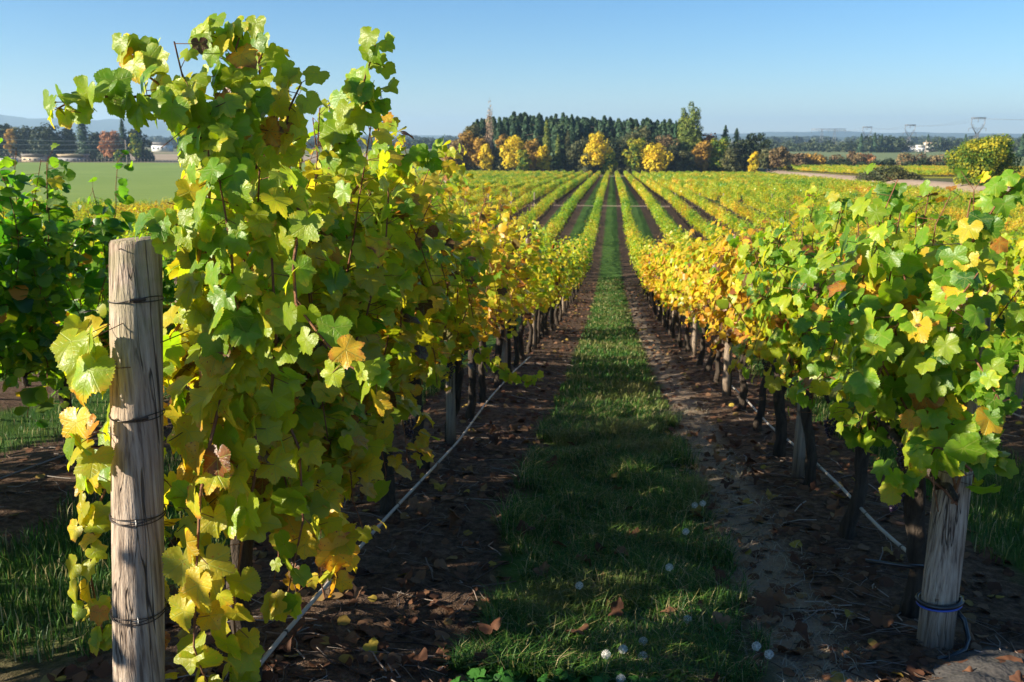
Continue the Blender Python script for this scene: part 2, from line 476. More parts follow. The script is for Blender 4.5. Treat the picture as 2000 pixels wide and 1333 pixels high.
def leaf_template(n, rings, seed, lob=None, curl=1.0):
    r = np.random.default_rng(seed)
    lob = r.uniform(.1, .8) if lob is None else lob
    th, rr = leaf_outline(n, lob, r)
    V = [[0, 0]]
    for q in rings:
        inner = 1 - (1 - q) * .25
        k = (rr if q > .95 or n < 30 else leaf_outline.plain) * q
        V += list(np.stack([np.sin(th) * k, np.cos(th) * k], -1))
    V = np.array(V)
    m = len(rings)
    T, Q = [], []
    for j in range(n): T.append([0, 1 + (j + 1) % n, 1 + j])
    for a in range(m - 1):
        for j in range(n):
            k = (j + 1) % n
            Q.append([1 + a * n + j, 1 + a * n + k, 1 + (a + 1) * n + k, 1 + (a + 1) * n + j])
    rad = np.hypot(V[:, 0], V[:, 1]); ang = np.arctan2(V[:, 0], V[:, 1])
    z = np.zeros(len(V))
    z += curl * .05 * rad ** 1.8 * np.cos(ang * 5 * .94) * -1        # valley along each main vein
    a1, a2 = r.uniform(.05, .38), r.uniform(-.12, .3)
    z += curl * a1 * np.abs(V[:, 0]) ** 1.3 * r.choice([1, 1, -1])           # fold along the midrib
    z -= curl * a2 * np.maximum(V[:, 1], 0) ** 2                           # tip curls down
    z -= curl * .12 * rad ** 2.5
    ph = r.uniform(0, 6, 3)
    z += curl * rad ** 2 * (.09 * np.sin(ang * 2 + ph[0]) + .035 * np.sin(ang * 5 + ph[1]))
    z += curl * .005 * r.normal(size=len(V)) * (rad > .5) * (1 if n > 30 else 0)
    P = np.column_stack([V, z])
    UV = np.column_stack([V, np.zeros(len(V))])
    faces = []
    Qt = []
    for q in Q: Qt += [[q[0], q[2], q[1]], [q[0], q[3], q[2]]]
    F = np.array([[t[0], t[2], t[1]] for t in T] + Qt)
    F = F[:, ::-1]
    # make normals face +Z
    a, b, c = P[F[0]]
    if np.cross(b - a, c - a)[2] < 0: F = F[:, ::-1]
    return P, F, UV

T_HI = [leaf_template(84, [.3, .65, 1.0], 100 + i) for i in range(16)]
T_MID = [leaf_template(36, [.6, 1.0], 200 + i) for i in range(8)]
T_LOW = [leaf_template(12, [1.0], 300 + i, lob=.5) for i in range(6)]
def tiny_template(seed):
    r = np.random.default_rng(seed)
    P = np.array([[0, -.55, 0], [.75, -.3, .1], [.55, .5, .0], [0, .95, -.2], [-.55, .5, .0], [-.75, -.3, .1]]) * [1, 1, r.uniform(-2.5, 2.5)]
    return P, np.array([[0, 1, 2], [0, 2, 3], [0, 3, 4], [0, 4, 5]]), P * [1, 1, 0]
T_TINY = [tiny_template(400 + i) for i in range(4)]
def card_template(seed):
    r = np.random.default_rng(seed)
    P = np.array([[-.9, -.1, 0], [-.1, -.8, .25], [.95, .0, 0], [.15, .8, .2]]) + r.normal(0, .15, (4, 3))
    return P, np.array([[0, 1, 2], [0, 2, 3]]), P * 0
T_CARD = [card_template(500 + i) for i in range(4)]

HI_MESH = [mesh_np('leaf', P * 1.0, F, M_LEAF, attrs={'leaf_uv': ('FLOAT_VECTOR', UV)}) for P, F, UV in T_HI]
DRY_MESH = []
for i in range(6):
    P, F, UV = leaf_template(34, [.55, 1.0], 700 + i, curl=2.6)
    P = P.copy(); P[:, 2] -= P[:, 2].min()
    DRY_MESH.append(mesh_np('fallen_leaf', P * .055, F, M_DRY))

def frames(nrm, tip):
    n = nrm / (np.linalg.norm(nrm, axis=1)[:, None] + 1e-9)
    y = tip - (tip * n).sum(1)[:, None] * n
    y /= np.linalg.norm(y, axis=1)[:, None] + 1e-9
    x = np.cross(y, n)
    return np.stack([x, y, n], axis=2)          # columns

def scatter(templates, P, R, S, t=None, name='foliage', mat=None, rng=None, extra=None, mesh=True):
    """one mesh of many leaves"""
    rng = rng or RNG
    pick = rng.integers(0, len(templates), len(P))
    Vs, Fs, Ts, Us, off = [], [], [], [], 0
    for k, (tv, tf, tu) in enumerate(templates):
        idx = np.where(pick == k)[0]
        if not len(idx): continue
        V = np.einsum('kij,nj->kni', R[idx] * S[idx][:, None, None], tv) + P[idx][:, None]
        Fk = tf[None] + (np.arange(len(idx)) * len(tv))[:, None, None] + off
        Vs.append(V.reshape(-1, 3)); Fs.append(Fk.reshape(-1, 3))
        Us.append(np.tile(tu, (len(idx), 1)))
        Ts.append(np.repeat(t[idx] if t is not None else np.zeros(len(idx)), len(tv)))
        off += len(idx) * len(tv)
    V, F, T, U = np.vstack(Vs), np.vstack(Fs), np.concatenate(Ts), np.vstack(Us)
    if not mesh: return V, F, T, U
    return mesh_np(name, V, F, mat, attrs={'leaf_t': ('FLOAT', T), 'leaf_uv': ('FLOAT_VECTOR', U)})

# ------------------------------------------------------------------ ground and fields
def axis(lo, hi, fine, grow):
    a = [0.0]; s = fine
    while a[-1] < hi: a.append(a[-1] + s); s = max(fine, abs(a[-1]) * grow)
    b = [0.0]; s = fine
    while b[-1] > lo: b.append(b[-1] - s); s = max(fine, abs(b[-1]) * grow)
    return np.array(sorted(set(b[1:] + a)))
def sheet(name, xs, ys, mat, lift=0.0, fx=None, kind='structure'):
    X, Y = np.meshgrid(xs, ys)
    if fx is not None: X, Y = fx(X, Y)
    V = np.stack([X, Y, ground_z(X, Y) + lift], -1).reshape(-1, 3)
    nx, ny = len(xs), len(ys)
    i = np.arange(ny - 1)[:, None] * nx + np.arange(nx - 1)[None]
    Q = np.stack([i, i + 1, i + nx + 1, i + nx], -1).reshape(-1, 4)
    return tag(put(name, mesh_np(name, V, Q, mat)), kind=kind)
ys = axis(-10, 11500, .05, .02); ys = ys[ys > -11]
xs = axis(-9500, 9500, .06, .035)
sheet('ground', xs, ys, M_SOIL)

def wedge(y0, y1, x0a, x1a, x0b, x1b, n=40):
    """sheet between y0 and y1 whose ends run x0a..x1a and x0b..x1b"""
    def f(U, W):
        Y = y0 + (y1 - y0) * W
        X = (x0a + (x0b - x0a) * W) * (1 - U) + (x1a + (x1b - x1a) * W) * U
        return X, Y
    return f
u = np.linspace(0, 1, 60); w = np.linspace(0, 1, 120)
sheet('green_field', u, w, M_GREENF, .06, wedge(96, 490, -170, -24, -760, -84))
sheet('verge', u, w[::6], M_BROWNF, .05, wedge(491, 560, -800, -80, -800, -80))
sheet('tan_field', u, w[::3], M_TAN, .05, wedge(561, 760, -900, -80, -1000, -90))
sheet('dirt_track', u[::6], w, M_TRACK, .05, wedge(110, 345, 48, 60, 48, 58))
sheet('headland_path', u, w[::20], M_TRACK, .03, wedge(110.7, 112.0, -26, 49.5, -27, 49.6))
sheet('far_headland_path', u, w[::20], M_TRACK, .04, wedge(303, 311, -66, 50, -68, 50.3))
sheet('yellow_vine_field', u, w, M_YELLOWF, .05, wedge(205, 392, 60, 110, 58, 240))
sheet('pale_green_field', u, w, M_PALEG, .05, wedge(420, 960, 80, 420, 130, 900))

# gravel verge at the lower right corner of the view
def gravel():
    V, n = [], 110
    a = np.linspace(0, 1, n)
    X, Y = np.meshgrid(.75 + a * 3.2, 1.9 + a * 3.2)
    edge = (X - .95) * .66 + 3.33 + .06 * np.sin(X * 9)
    h = np.clip((edge - Y) * .22, -.05, .08)
    h = h * np.clip((X - .8) / .3, 0, 1)
    bumps = np.array([[noise.noise(Vector((x * 9, y * 9, 1))) * .03 + noise.noise(Vector((x * 28, y * 28, 4))) * .016 for x, y in zip(r1, r2)] for r1, r2 in zip(X, Y)])
    Z = ground_z(X, Y) + h + bumps * np.clip(h * 20, 0, 1) - .02
    i = np.arange(n - 1)[:, None] * n + np.arange(n - 1)[None]
    Q = np.stack([i, i + 1, i + n + 1, i + n], -1).reshape(-1, 4)
    tag(put('gravel_verge', mesh_np('gravel_verge', np.stack([X, Y, Z], -1).reshape(-1, 3), Q, M_GRAVEL)), kind='structure')
gravel()

# hills on the horizon: three ridges
def ridge(dist, hx, depth, name, seed, hs):
    r = np.linspace(-1.15, 1.15, 420)       # heading
    rows = []
    for k, f in enumerate([0, .35, .7, 1.0, 1.5, 2.2]):
        prof = [0, .45, .8, 1.0, .8, 0][k]
        d = dist + depth * f
        X = np.sin(r) * d; Y = np.cos(r) * d
        h = np.array([np.interp(math.degrees(q), hx[0], hx[1]) for q in r]) * hs
        nz = np.array([noise.fractal(Vector((q * 14, seed + k * .2, 0)), 1.0, 2.0, 5) for q in r])
        Z = -12.5 + prof * h * (1 + .28 * nz)
        rows.append(np.stack([X, Y, np.maximum(Z, -12.5)], -1))
    n = len(r); V = np.vstack(rows)
    i = np.arange(5)[:, None] * n + np.arange(n - 1)[None]
    Q = np.stack([i, i + 1, i + n + 1, i + n], -1).reshape(-1, 4)
    tag(put(name, mesh_np(name, V, Q, M_HILL)), kind='structure')
ridge(7200, ([-66, -36, -30, -25, -20, -12, 0, 12, 18, 24, 66], [185, 190, 165, 122, 50, 30, 40, 60, 52, 30, 30]), 900, 'hills', 3, 1.0)
ridge(4600, ([-66, -36, -26, -18, 0, 10, 16, 24, 66], [14, 14, 12, 10, 10, 20, 14, 12, 12]), 500, 'low_hills', 9, 1.0)

# ------------------------------------------------------------------ vines
ROW0, STEP = -1.34, 2.77
def hue(X, Y, k):
    """0 green .. 1 brown over the vineyard"""
    b = .485 + .26 * noise.noise(Vector((X * .35 + 3, Y * .12, 0))) + .12 * noise.noise(Vector((X * 2, Y * .7, 5)))
    if k == 0: b += np.interp(Y, [2, 5, 8, 11, 17, 24], [.0, -.03, -.01, .15, .12, .02])
    if k == 1: b += np.interp(Y, [3, 5, 7, 9, 13, 17, 26], [-.10, -.08, -.01, .13, .20, .12, .06])
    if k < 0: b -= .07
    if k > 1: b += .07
    return b
def bez(p0, p1, p2, n):
    t = np.linspace(0, 1, n)[:, None]
    return (1 - t) ** 2 * p0 + 2 * t * (1 - t) * p1 + t ** 2 * p2

def along(poly, step, jit, r):
    poly = np.asarray(poly, float)
    d = np.r_[0, np.cumsum(np.linalg.norm(np.diff(poly, axis=0), axis=1))]
    s = np.arange(step * .5, d[-1] + step * .3, step)
    s = np.clip(s + r.normal(0, jit, len(s)), 0, d[-1])
    return np.stack([np.interp(s, d, poly[:, q]) for q in range(3)], -1), s / d[-1]

def grow(r, X, Y, L, ground, top=2.1, wide=.34, n=15, low=.25, hue0=.4, end=0, leafstep=.068, size=.076, low_n=5, lats=1.0):
    """leaves and canes of one vine; returns dict of arrays, world space"""
    P, Nn, Tp, S, T, canes, pet = [], [], [], [], [], [], []
    g = ground
    for i in range(n + low_n):
        hang = i >= n
        y = Y + r.uniform(-.5, .5) * L
        base = np.array([X + r.normal(0, .035), y, g + .82 + r.normal(0, .05)])
        sd = r.choice([-1, 1])
        if hang:
            tgt = np.array([X + sd * r.uniform(.08, wide * .95), y + r.uniform(-.25, .25), g + r.uniform(min(low, .66), .74)])
            mid = (base + tgt) / 2 + np.array([sd * wide * .5, 0, .35])
        else:
            h = top * r.uniform(.80, 1.03)
            if r.random() < .12: h = top * r.uniform(1.02, 1.09)
            droop = r.random() < .30
            if droop:
                tgt = np.array([X + sd * r.uniform(.7, 1.35) * wide, y + r.uniform(-.3, .3), g + r.uniform(.9, 1.6)])
                mid = np.array([X + sd * wide * .5, (y + tgt[1]) / 2, g + top * 1.12])
            else:
                tgt = np.array([X + r.normal(0, wide * .55), y + r.uniform(-.2, .2), g + h])
                mid = (base + tgt) / 2 + np.array([r.normal(0, wide * .5), r.normal(0, .08), 0])
            if end: tgt[1] += end * r.uniform(0, .3) * (1 if r.random() < .6 else 0)
        poly = bez(base, mid, tgt, 9) + r.normal(0, .008, (9, 3))
        canes.append(poly)
        pts, f = along(poly, leafstep, .012, r)
        m = len(pts)
        reps = r.integers(1, 3 + int(lats), m)
        idx = np.repeat(np.arange(m), reps)
        q = pts[idx]; fq = f[idx]
        out = np.stack([np.clip((q[:, 0] - X) / wide, -1, 1) * 1.1 + r.normal(0, .5, len(q)), r.normal(0, .5, len(q)), r.normal(.15, .35, len(q))], -1)
        if end: out[:, 1] += end * np.clip(1.2 - np.abs(q[:, 1] - (Y + end * L / 2)) / .5, 0, 1.2)
        on = out / np.linalg.norm(out, axis=1)[:, None]
        lp = q + on * r.uniform(.04, .13, (len(q), 1)) + r.normal(0, .012, (len(q), 3))
        nn = on * .75 + np.array([0, 0, .3]) + sun_dir * .42 + r.normal(0, .42, (len(q), 3))
        tp = np.array([0, 0, -.9]) + on * .45 + r.normal(0, .35, (len(q), 3))
        sz = size * r.uniform(.62, 1.18, len(q)) * np.interp(fq, [0, .7, 1], [1.05, 1, .55])
        hz = (lp[:, 2] - g)
        tt = hue0 + r.normal(0, .085, len(q)) + np.interp(hz, [.3, 1.0, 1.5, 2.3], [.17, .05, 0, .02])
        odd = r.random(len(q)) < (.10 if end else .07)
        tt = np.where(odd, tt + r.uniform(.15, .5, len(q)), tt)
        tt = np.where(r.random(len(q)) < .10, tt - .2, tt)
        P.append(lp); Nn.append(nn); Tp.append(tp); S.append(sz); T.append(tt); pet.append(q)
    P, Nn, Tp, S, T, pet = map(np.concatenate, (P, Nn, Tp, S, T, pet))
    ok = P[:, 2] > g + .06
    return dict(P=P[ok], R=frames(Nn[ok], Tp[ok]), S=S[ok], T=T[ok], pet=pet[ok], canes=canes)

def grow_line(r, poly, X, size=.05, step=.055, hue0=.45, face=None, double=1, spread=.036):
    """leaves along one named cane"""
    pts, f = along(np.array(poly), step, .008, r)
    pts = np.repeat(pts, double, axis=0); f = np.repeat(f, double)
    pts = np.vstack([pts, np.repeat(np.array(poly)[-1:], 4, axis=0)]); f = np.r_[f, [1, 1, 1, 1]]
    k = len(pts)
    face = np.array(face if face is not None else (0, -1, .2))
    side_ = np.where(np.arange(k) % 2 == 0, 1, -1)
    on = np.stack([side_ * .6 + r.normal(0, .35, k), r.normal(-.3, .4, k), r.normal(0, .5, k)], -1)
    on /= np.linalg.norm(on, axis=1)[:, None]
    lp = pts + on * r.uniform(.5, 2.0, (k, 1)) * spread
    nn = face * .75 + on * .5 + r.normal(0, .36, (k, 3)) + np.array([0, 0, .1]) + sun_dir * .5
    tp = np.array([0, 0, -.9]) + on * .5 + r.normal(0, .35, (k, 3))
    S = size * r.uniform(.75, 1.15, k) * np.interp(f, [0, .6, 1], [1.05, 1, .78])
    T = hue0 + r.normal(0, .07, k)
    T = np.where(r.random(k) < .07, T + r.uniform(.15, .35, k), T)
    return dict(P=lp, R=frames(nn, tp), S=S, T=T, pet=pts, canes=[np.array(poly)])

HERO_CANES = {  # world positions of the canes that give the first vine its outline
'reach_left': ([(-1.12, 2.69, 2.01), (-1.17, 2.67, 2.16), (-1.29, 2.62, 2.22), (-1.41, 2.55, 2.21), (-1.49, 2.52, 2.22), (-1.56, 2.50, 2.18)], .058, .42, 3),
'tuft_left': ([(-1.25, 2.75, 2.11), (-1.34, 2.77, 2.22), (-1.42, 2.77, 2.28), (-1.46, 2.79, 2.4)], .060, .52, 3),
'top_a': ([(-1.12, 2.74, 2.01), (-1.16, 2.78, 2.21), (-1.21, 2.81, 2.32), (-1.25, 2.83, 2.41)], .056, .46, 3),
'top_b': ([(-1.13, 2.85, 2.0), (-1.16, 2.84, 2.21), (-1.17, 2.81, 2.33), (-1.15, 2.85, 2.42)], .056, .46, 3),
'top_c': ([(-1.07, 2.97, 2.05), (-1.14, 2.99, 2.21), (-1.17, 3.02, 2.34), (-1.14, 3.04, 2.40)], .052, .44, 2),
'mid_a': ([(-1.07, 2.96, 2.02), (-1.03, 2.89, 2.18), (-0.99, 2.92, 2.27)], .055, .52, 2),
'right_a': ([(-0.99, 3.17, 1.99), (-0.93, 3.22, 2.19), (-0.87, 3.2, 2.27), (-0.81, 3.18, 2.41)], .060, .42, 2),
'right_b': ([(-0.98, 3.18, 2.04), (-0.89, 3.23, 2.2), (-0.81, 3.21, 2.25)], .048, .44, 2),
'right_c': ([(-1.02, 3.55, 1.88), (-0.92, 3.6, 2.02), (-0.8, 3.61, 2.03), (-0.70, 3.63, 2.04)], .05, .40, 2),
'hang_front': ([(-0.98, 2.71, 2.01), (-0.89, 2.56, 1.88), (-0.88, 2.45, 1.75), (-0.86, 2.40, 1.65), (-0.76, 2.33, 1.56), (-0.69, 2.29, 1.51), (-0.61, 2.28, 1.47)], .056, .44, 1),
'post_hang': ([(-1.26, 2.61, 1.72), (-1.24, 2.50, 1.86), (-1.23, 2.40, 1.88), (-1.25, 2.37, 1.85)], .052, .38, 2),
'face_a': ([(-1.2, 2.7, 1.3), (-1.1, 2.55, 1.6), (-1.08, 2.5, 1.8), (-1.1, 2.5, 1.98)], .06, .42, 2),
'face_b': ([(-1.1, 2.75, 1.2), (-1.0, 2.6, 1.5), (-0.98, 2.55, 1.75), (-1.0, 2.6, 1.95)], .06, .46, 2),
'face_c': ([(-1.15, 2.7, 1.5), (-1.18, 2.55, 1.75), (-1.14, 2.52, 1.95), (-1.17, 2.6, 2.1)], .055, .44, 2),
'back_a': ([(-1.42, 2.85, 1.50), (-1.50, 2.84, 1.38), (-1.57, 2.80, 1.26), (-1.65, 2.76, 1.12), (-1.71, 2.70, .98)], .052, .50, 2),
'back_b': ([(-1.48, 2.73, 1.22), (-1.60, 2.70, 1.06), (-1.67, 2.66, 0.9), (-1.69, 2.61, 0.7), (-1.64, 2.57, 0.47)], .055, .55, 2),
'back_c': ([(-1.50, 2.75, 1.0), (-1.55, 2.72, .8), (-1.55, 2.68, .55), (-1.52, 2.62, .3)], .055, .58, 2),
'front_low': ([(-1.18, 2.58, 1.31), (-1.18, 2.50, 1.22), (-1.19, 2.42, 1.07), (-1.2, 2.38, 0.86), (-1.22, 2.36, 0.6), (-1.24, 2.5, 0.3)], .072, .60, 1),
'front_low2': ([(-1.14, 2.69, 1.32), (-1.07, 2.58, 1.13), (-1.11, 2.52, 0.9), (-1.15, 2.5, 0.67), (-1.2, 2.6, 0.35)], .070, .54, 1),
'front_low3': ([(-1.10, 2.80, 1.3), (-1.0, 2.75, 1.1), (-1.0, 2.75, 0.85), (-1.05, 2.7, 0.6)], .068, .48, 1),
}
OTHER_CANES = {
(0, 6): [([(-1.29, 7.25, 0.57), (-0.95, 6.93, 0.39), (-0.73, 6.73, 0.31), (-0.56, 6.64, 0.3)], .05, .50, 2)],
(-1, 0): [([(-3.8, 5.0, 1.4), (-3.47, 4.89, 1.67), (-3.45, 4.93, 1.87), (-3.39, 4.95, 1.95)], .055, .38, 2)],
(-1, 2): [([(-3.7, 6.3, 1.4), (-3.39, 6.21, 1.56), (-3.29, 6.26, 1.74), (-3.22, 6.29, 1.81)], .055, .38, 1)],
(1, 0): [([(1.34, 3.72, 1.6), (1.38, 3.6, 1.75), (1.43, 3.58, 1.88), (1.50, 3.6, 1.93)], .055, .34, 2),
         ([(1.3, 4.1, 1.5), (1.1, 3.9, 1.4), (0.9, 3.78, 1.36), (0.8, 3.72, 1.33)], .048, .34, 2),
         ([(1.45, 3.9, 1.3), (1.42, 3.58, 1.25), (1.50, 3.55, 1.12), (1.52, 3.6, 1.05)], .052, .36, 2)],
(1, 1): [([(1.38, 4.75, 1.6), (1.38, 4.72, 1.72), (1.4, 4.74, 1.78), (1.38, 4.75, 1.84)], .05, .36, 2)],
(1, 2): [([(1.37, 5.71, 1.55), (1.4, 5.74, 1.68), (1.37, 5.75, 1.74)], .05, .40, 2)],
}

def trunk_geo(r, ground, lean=0, X=0, Y=0, arms=True, n=9, h=.78):
    G = Geo()
    m = 12
    z = np.linspace(-.08, h, m)
    wob = np.cumsum(r.normal(0, .012, (m, 2)), axis=0)
    wob -= wob[1]
    pts = np.column_stack([X + wob[:, 0] + lean * z, Y + wob[:, 1], ground + z])
    rad = np.interp(z, [-.08, .05, .4, h - .1, h], [.052, .042, .033, .042, .048]) * r.uniform(.85, 1.25)
    G.tube(pts, rad, n, True, .13, int(r.integers(1e6)))
    if arms:
        e = pts[-1]
        for s in (-1, 1):
            k = 7
            yy = np.linspace(0, .52, k) * s
            arm = np.column_stack([e[0] + r.normal(0, .012, k), e[1] + yy, e[2] - .02 + .06 * np.sin(np.linspace(0, 2, k)) + r.normal(0, .008, k)])
            arm[0] = e - [0, 0, .03]
            G.tube(arm, np.linspace(.026, .012, k), 6, True, .1, int(r.integers(1e6)))
    return G

berry_ico = None
def grape_cluster(r, parent, p):
    bm = bmesh.new()
    n = 46
    for i in range(n):
        f = i / n
        rad = .034 * (1 - f) ** .6 * (0.5 + .5 * min(1, f * 6))
        a = i * 2.399
        q = Vector((math.cos(a) * rad + r.normal(0, .003), math.sin(a) * rad + r.normal(0, .003), -.012 - f * .105 + r.normal(0, .003)))
        bmesh.ops.create_icosphere(bm, subdivisions=1, radius=.0082 * r.uniform(.85, 1.1), matrix=Matrix.Translation(q))
    me = D.meshes.new('grape_cluster'); bm.to_mesh(me); bm.free()
    me.polygons.foreach_set('use_smooth', np.ones(len(me.polygons), bool)); me.materials.append(M_GRAPE)
    o = put('grape_cluster', me, parent, tuple(p)); o['kind'] = 'stuff'
    G = Geo(); G.tube([(0, 0, .05), (.003, 0, .02), (0, 0, -.05)], [.002, .002, .0015], 4)
    put('stalk', G.mesh('stalk', M_STEM), o)

n_leaf_objects = 0
def add_leaf_objects(root, L, count, r):
    """the leaves nearest the camera become leaf objects, the rest is returned"""
    global n_leaf_objects
    d = np.linalg.norm(L['P'] - EYE, axis=1) - 1.2 * L['S'] / .06 * .1 + r.normal(0, .05, len(L['P']))
    order = np.argsort(d)
    pick, rest = order[:count], order[count:]
    Q = [Matrix(L['R'][i].tolist()).to_4x4() for i in pick]
    rl = np.array(root.location)
    for i, m in zip(pick, Q):
        o = D.objects.new('leaf', HI_MESH[int(r.integers(len(HI_MESH)))])
        COL.objects.link(o)
        o.parent = root
        s = float(L['S'][i])
        o.matrix_local = Matrix.Translation(Vector(L['P'][i] - rl)) @ m @ Matrix.Diagonal((s, s, s, 1))
        o.color = (float(L['T'][i]), float(r.random()), 0, 1)
        n_leaf_objects += 1
    return rest

def cat_L(Ls):
    return {k: (np.concatenate([l[k] for l in Ls]) if k != 'canes' else sum([l[k] for l in Ls], [])) for k in Ls[0]}

def near_vine(k, i, X, Y, label, group, leaf_n, mid=True, n=15, top=2.1, wide=.34, canes=True, low=.3, low_n=5, extra=None, end=0, hue_add=0, grapes=0, lats=1.0, size=.076):
    r = np.random.default_rng(1000 + (k + 5) * 100 + i)
    g = float(ground_z(X, Y))
    root = empty('grapevine', (X, Y, g))
    tag(root, label, 'grapevine', group)
    Ls = [grow(r, X, Y, 1.15, g, top, wide, n, low, hue(X, Y, k) + hue_add, end=end, low_n=low_n, lats=lats, size=size)]
    for e in (extra or []):
        poly, size, h0, dbl = e
        Ls.append(grow_line(r, poly, X, size, .055, h0, double=dbl))
    L = cat_L(Ls)
    if k == 0 and i < 2:      # nothing grows in front of the end post
        for key in ('post', ):
            q = L['P'] - EYE; ratio = q[:, 0] / q[:, 1]; m_ = .05 / q[:, 1]
            pz = np.clip(L['P'][:, 2], 0, 2)
            px0, py0 = -1.445 + .036 * pz, 2.37 + .095 * pz
            a0, a1 = (px0 - .095) / py0, (px0 + .085) / py0
            bad = (ratio > a0 - m_) & (ratio < a1 + m_ * .8) & (q[:, 1] < py0 + .12) & (L['P'][:, 2] < 1.74)
            inpost = (np.hypot(L['P'][:, 0] - px0, L['P'][:, 1] - py0) < .13) & (L['P'][:, 2] < 1.8)
            ok = ~(bad | inpost)
            zc = q @ FW; sx = 1000 + FPX * (q @ RT) / zc; sy = 666.5 - FPX * (q @ UP) / zc
            n0 = len(Ls[0]['P'])                 # the ordinary canes keep clear of the air above the post
            gen = np.arange(len(sx)) < n0
            ok &= ~(gen & (sx < 355) & (sy < 640))
            ok &= ~(gen & (sx < 130))
            if i == 0: L['canes'] = [c for n_, c in enumerate(L['canes']) if n_ >= len(Ls[0]['canes']) or (((c[:, 0] - EYE[0]) / c[:, 1] > -.485) | (c[:, 2] < 1.35)).all()]
            for c_ in ('P', 'R', 'S', 'T', 'pet'): L[c_] = L[c_][ok]
    if k == 1 and i < 2:
        q = L['P'] - EYE; ratio = q[:, 0] / q[:, 1]; m_ = .04 / q[:, 1]
        pz = L['P'][:, 2] + .2; px0, py0 = 1.43 + .035 * pz, 3.72 + .09 * pz
        bad = (ratio > (px0 - .085) / py0 - m_) & (ratio < (px0 + .08) / py0 + m_) & (q[:, 1] < py0 + .1) & (L['P'][:, 2] < .84)
        ok = ~(bad | ((np.hypot(L['P'][:, 0] - px0, L['P'][:, 1] - py0) < .12) & (L['P'][:, 2] < 1.4)))
        for c_ in ('P', 'R', 'S', 'T', 'pet'): L[c_] = L[c_][ok]
    rest = add_leaf_objects(root, L, leaf_n, r) if leaf_n else np.arange(len(L['P']))
    tm = T_MID if mid else T_LOW
    if len(rest):
        me = scatter(tm, L['P'][rest] - np.array(root.location), L['R'][rest], L['S'][rest], L['T'][rest], 'foliage', M_LEAF if mid else M_LEAFM, r)
        o = put('foliage', me, root); o['kind'] = 'stuff'
    G = trunk_geo(r, 0, r.normal(0, .06), arms=False)
    e = G.V[0][-1]
    put('trunk', G.mesh('trunk', M_BARK), root)
    for s in (-1, 1):
        A = Geo(); kk = 7
        yy = np.linspace(0, .54, kk) * s
        arm = np.column_stack([e[0] + r.normal(0, .012, kk), e[1] + yy, e[2] + .01 + r.normal(0, .01, kk)]); arm[0] = e - [0, 0, .03]
        A.tube(arm, np.linspace(.026, .012, kk), 6, True, .1, int(r.integers(1e6)))
        put('cordon', A.mesh('cordon', M_BARK), root)
    if canes:
        cs = L['canes']
        for c in cs:
            A = Geo(); c = np.asarray(c) - np.array(root.location)
            A.tube(c, np.linspace(.0062, .0026, len(c)), 5, False)
            put('cane', A.mesh('cane', M_CANE), root)
        # petioles of the leaves, too thin to pick apart
        P0, P1 = L['pet'] - np.array(root.location), L['P'] - np.array(root.location)
        d = P1 - P0; a = np.cross(d, [0, 0, 1.0]); a /= np.linalg.norm(a, axis=1)[:, None] + 1e-9
        b = np.cross(d, a); b /= np.linalg.norm(b, axis=1)[:, None] + 1e-9
        w_ = .0013
        V = np.concatenate([P0 + a * w_, P0 - a * w_ * .5 + b * w_, P0 - a * w_ * .5 - b * w_, P1 + a * w_, P1 - a * w_ * .5 + b * w_, P1 - a * w_ * .5 - b * w_])
        m = len(P0); ii = np.arange(m)
        Q = np.concatenate([np.stack([ii + m * p, ii + m * q, ii + m * (q + 3), ii + m * (p + 3)], -1) for p, q in ((0, 1), (1, 2), (2, 0))])
        o = put('petioles', mesh_np('petioles', V, Q, M_CANE), root); o['kind'] = 'stuff'
    for q in range(grapes):
        sx = 1 if k <= 0 else -1
        if k == 1 and i == 0 and q == 0: grape_cluster(r, root, (-.19, -.22, .72)); continue
        grape_cluster(r, root, (sx * r.uniform(.10, .3), r.uniform(-.4, .4), r.uniform(.68, .95)))
    return root

ORD = ['first', 'second', 'third', 'fourth', 'fifth', 'sixth', 'seventh', 'eighth', 'ninth', 'tenth', 'eleventh', 'twelfth', 'thirteenth']
VS = 1.1
# --- row left of the aisle (row 0)
start0 = 3.0
hero_extra = [(v[0], v[1], v[2], v[3]) for v in HERO_CANES.values()]
for i in range(13):
    Y = start0 + i * VS
    lab = ('big bushy grapevine behind the thick left post, yellow-green shoots sticking up into the sky' if i == 0
           else f'{ORD[i]} grapevine counted from the thick left post, in the row left of the grass aisle')
    near_vine(0, i, ROW0, Y, lab, 'grapevines in the row left of the grass aisle', [300, 300, 260, 220, 180, 150, 130, 110, 90, 80, 70, 60, 50][i],
              mid=(i < 6), n=[33, 28, 23, 18, 15][i] if i < 5 else 12, top=[2.15, 2.25, 2.25, 2.2, 2.15][i] if i < 5 else 2.1,
              wide=[.33, .38, .36, .35][i] if i < 4 else .32, lats=1 if i < 4 else 0, canes=(i < 8), low=[.2, .4, .6, .66][i] if i < 4 else .72, low_n=[9, 7, 3][i] if i < 3 else 1,
              extra=hero_extra if i == 0 else OTHER_CANES.get((0, i)), end=-1 if i == 0 else 0, size=[.072, .072, .071, .070][i] if i < 4 else .067, grapes=[0, 2, 1, 2, 1][i] if i < 5 else 0)
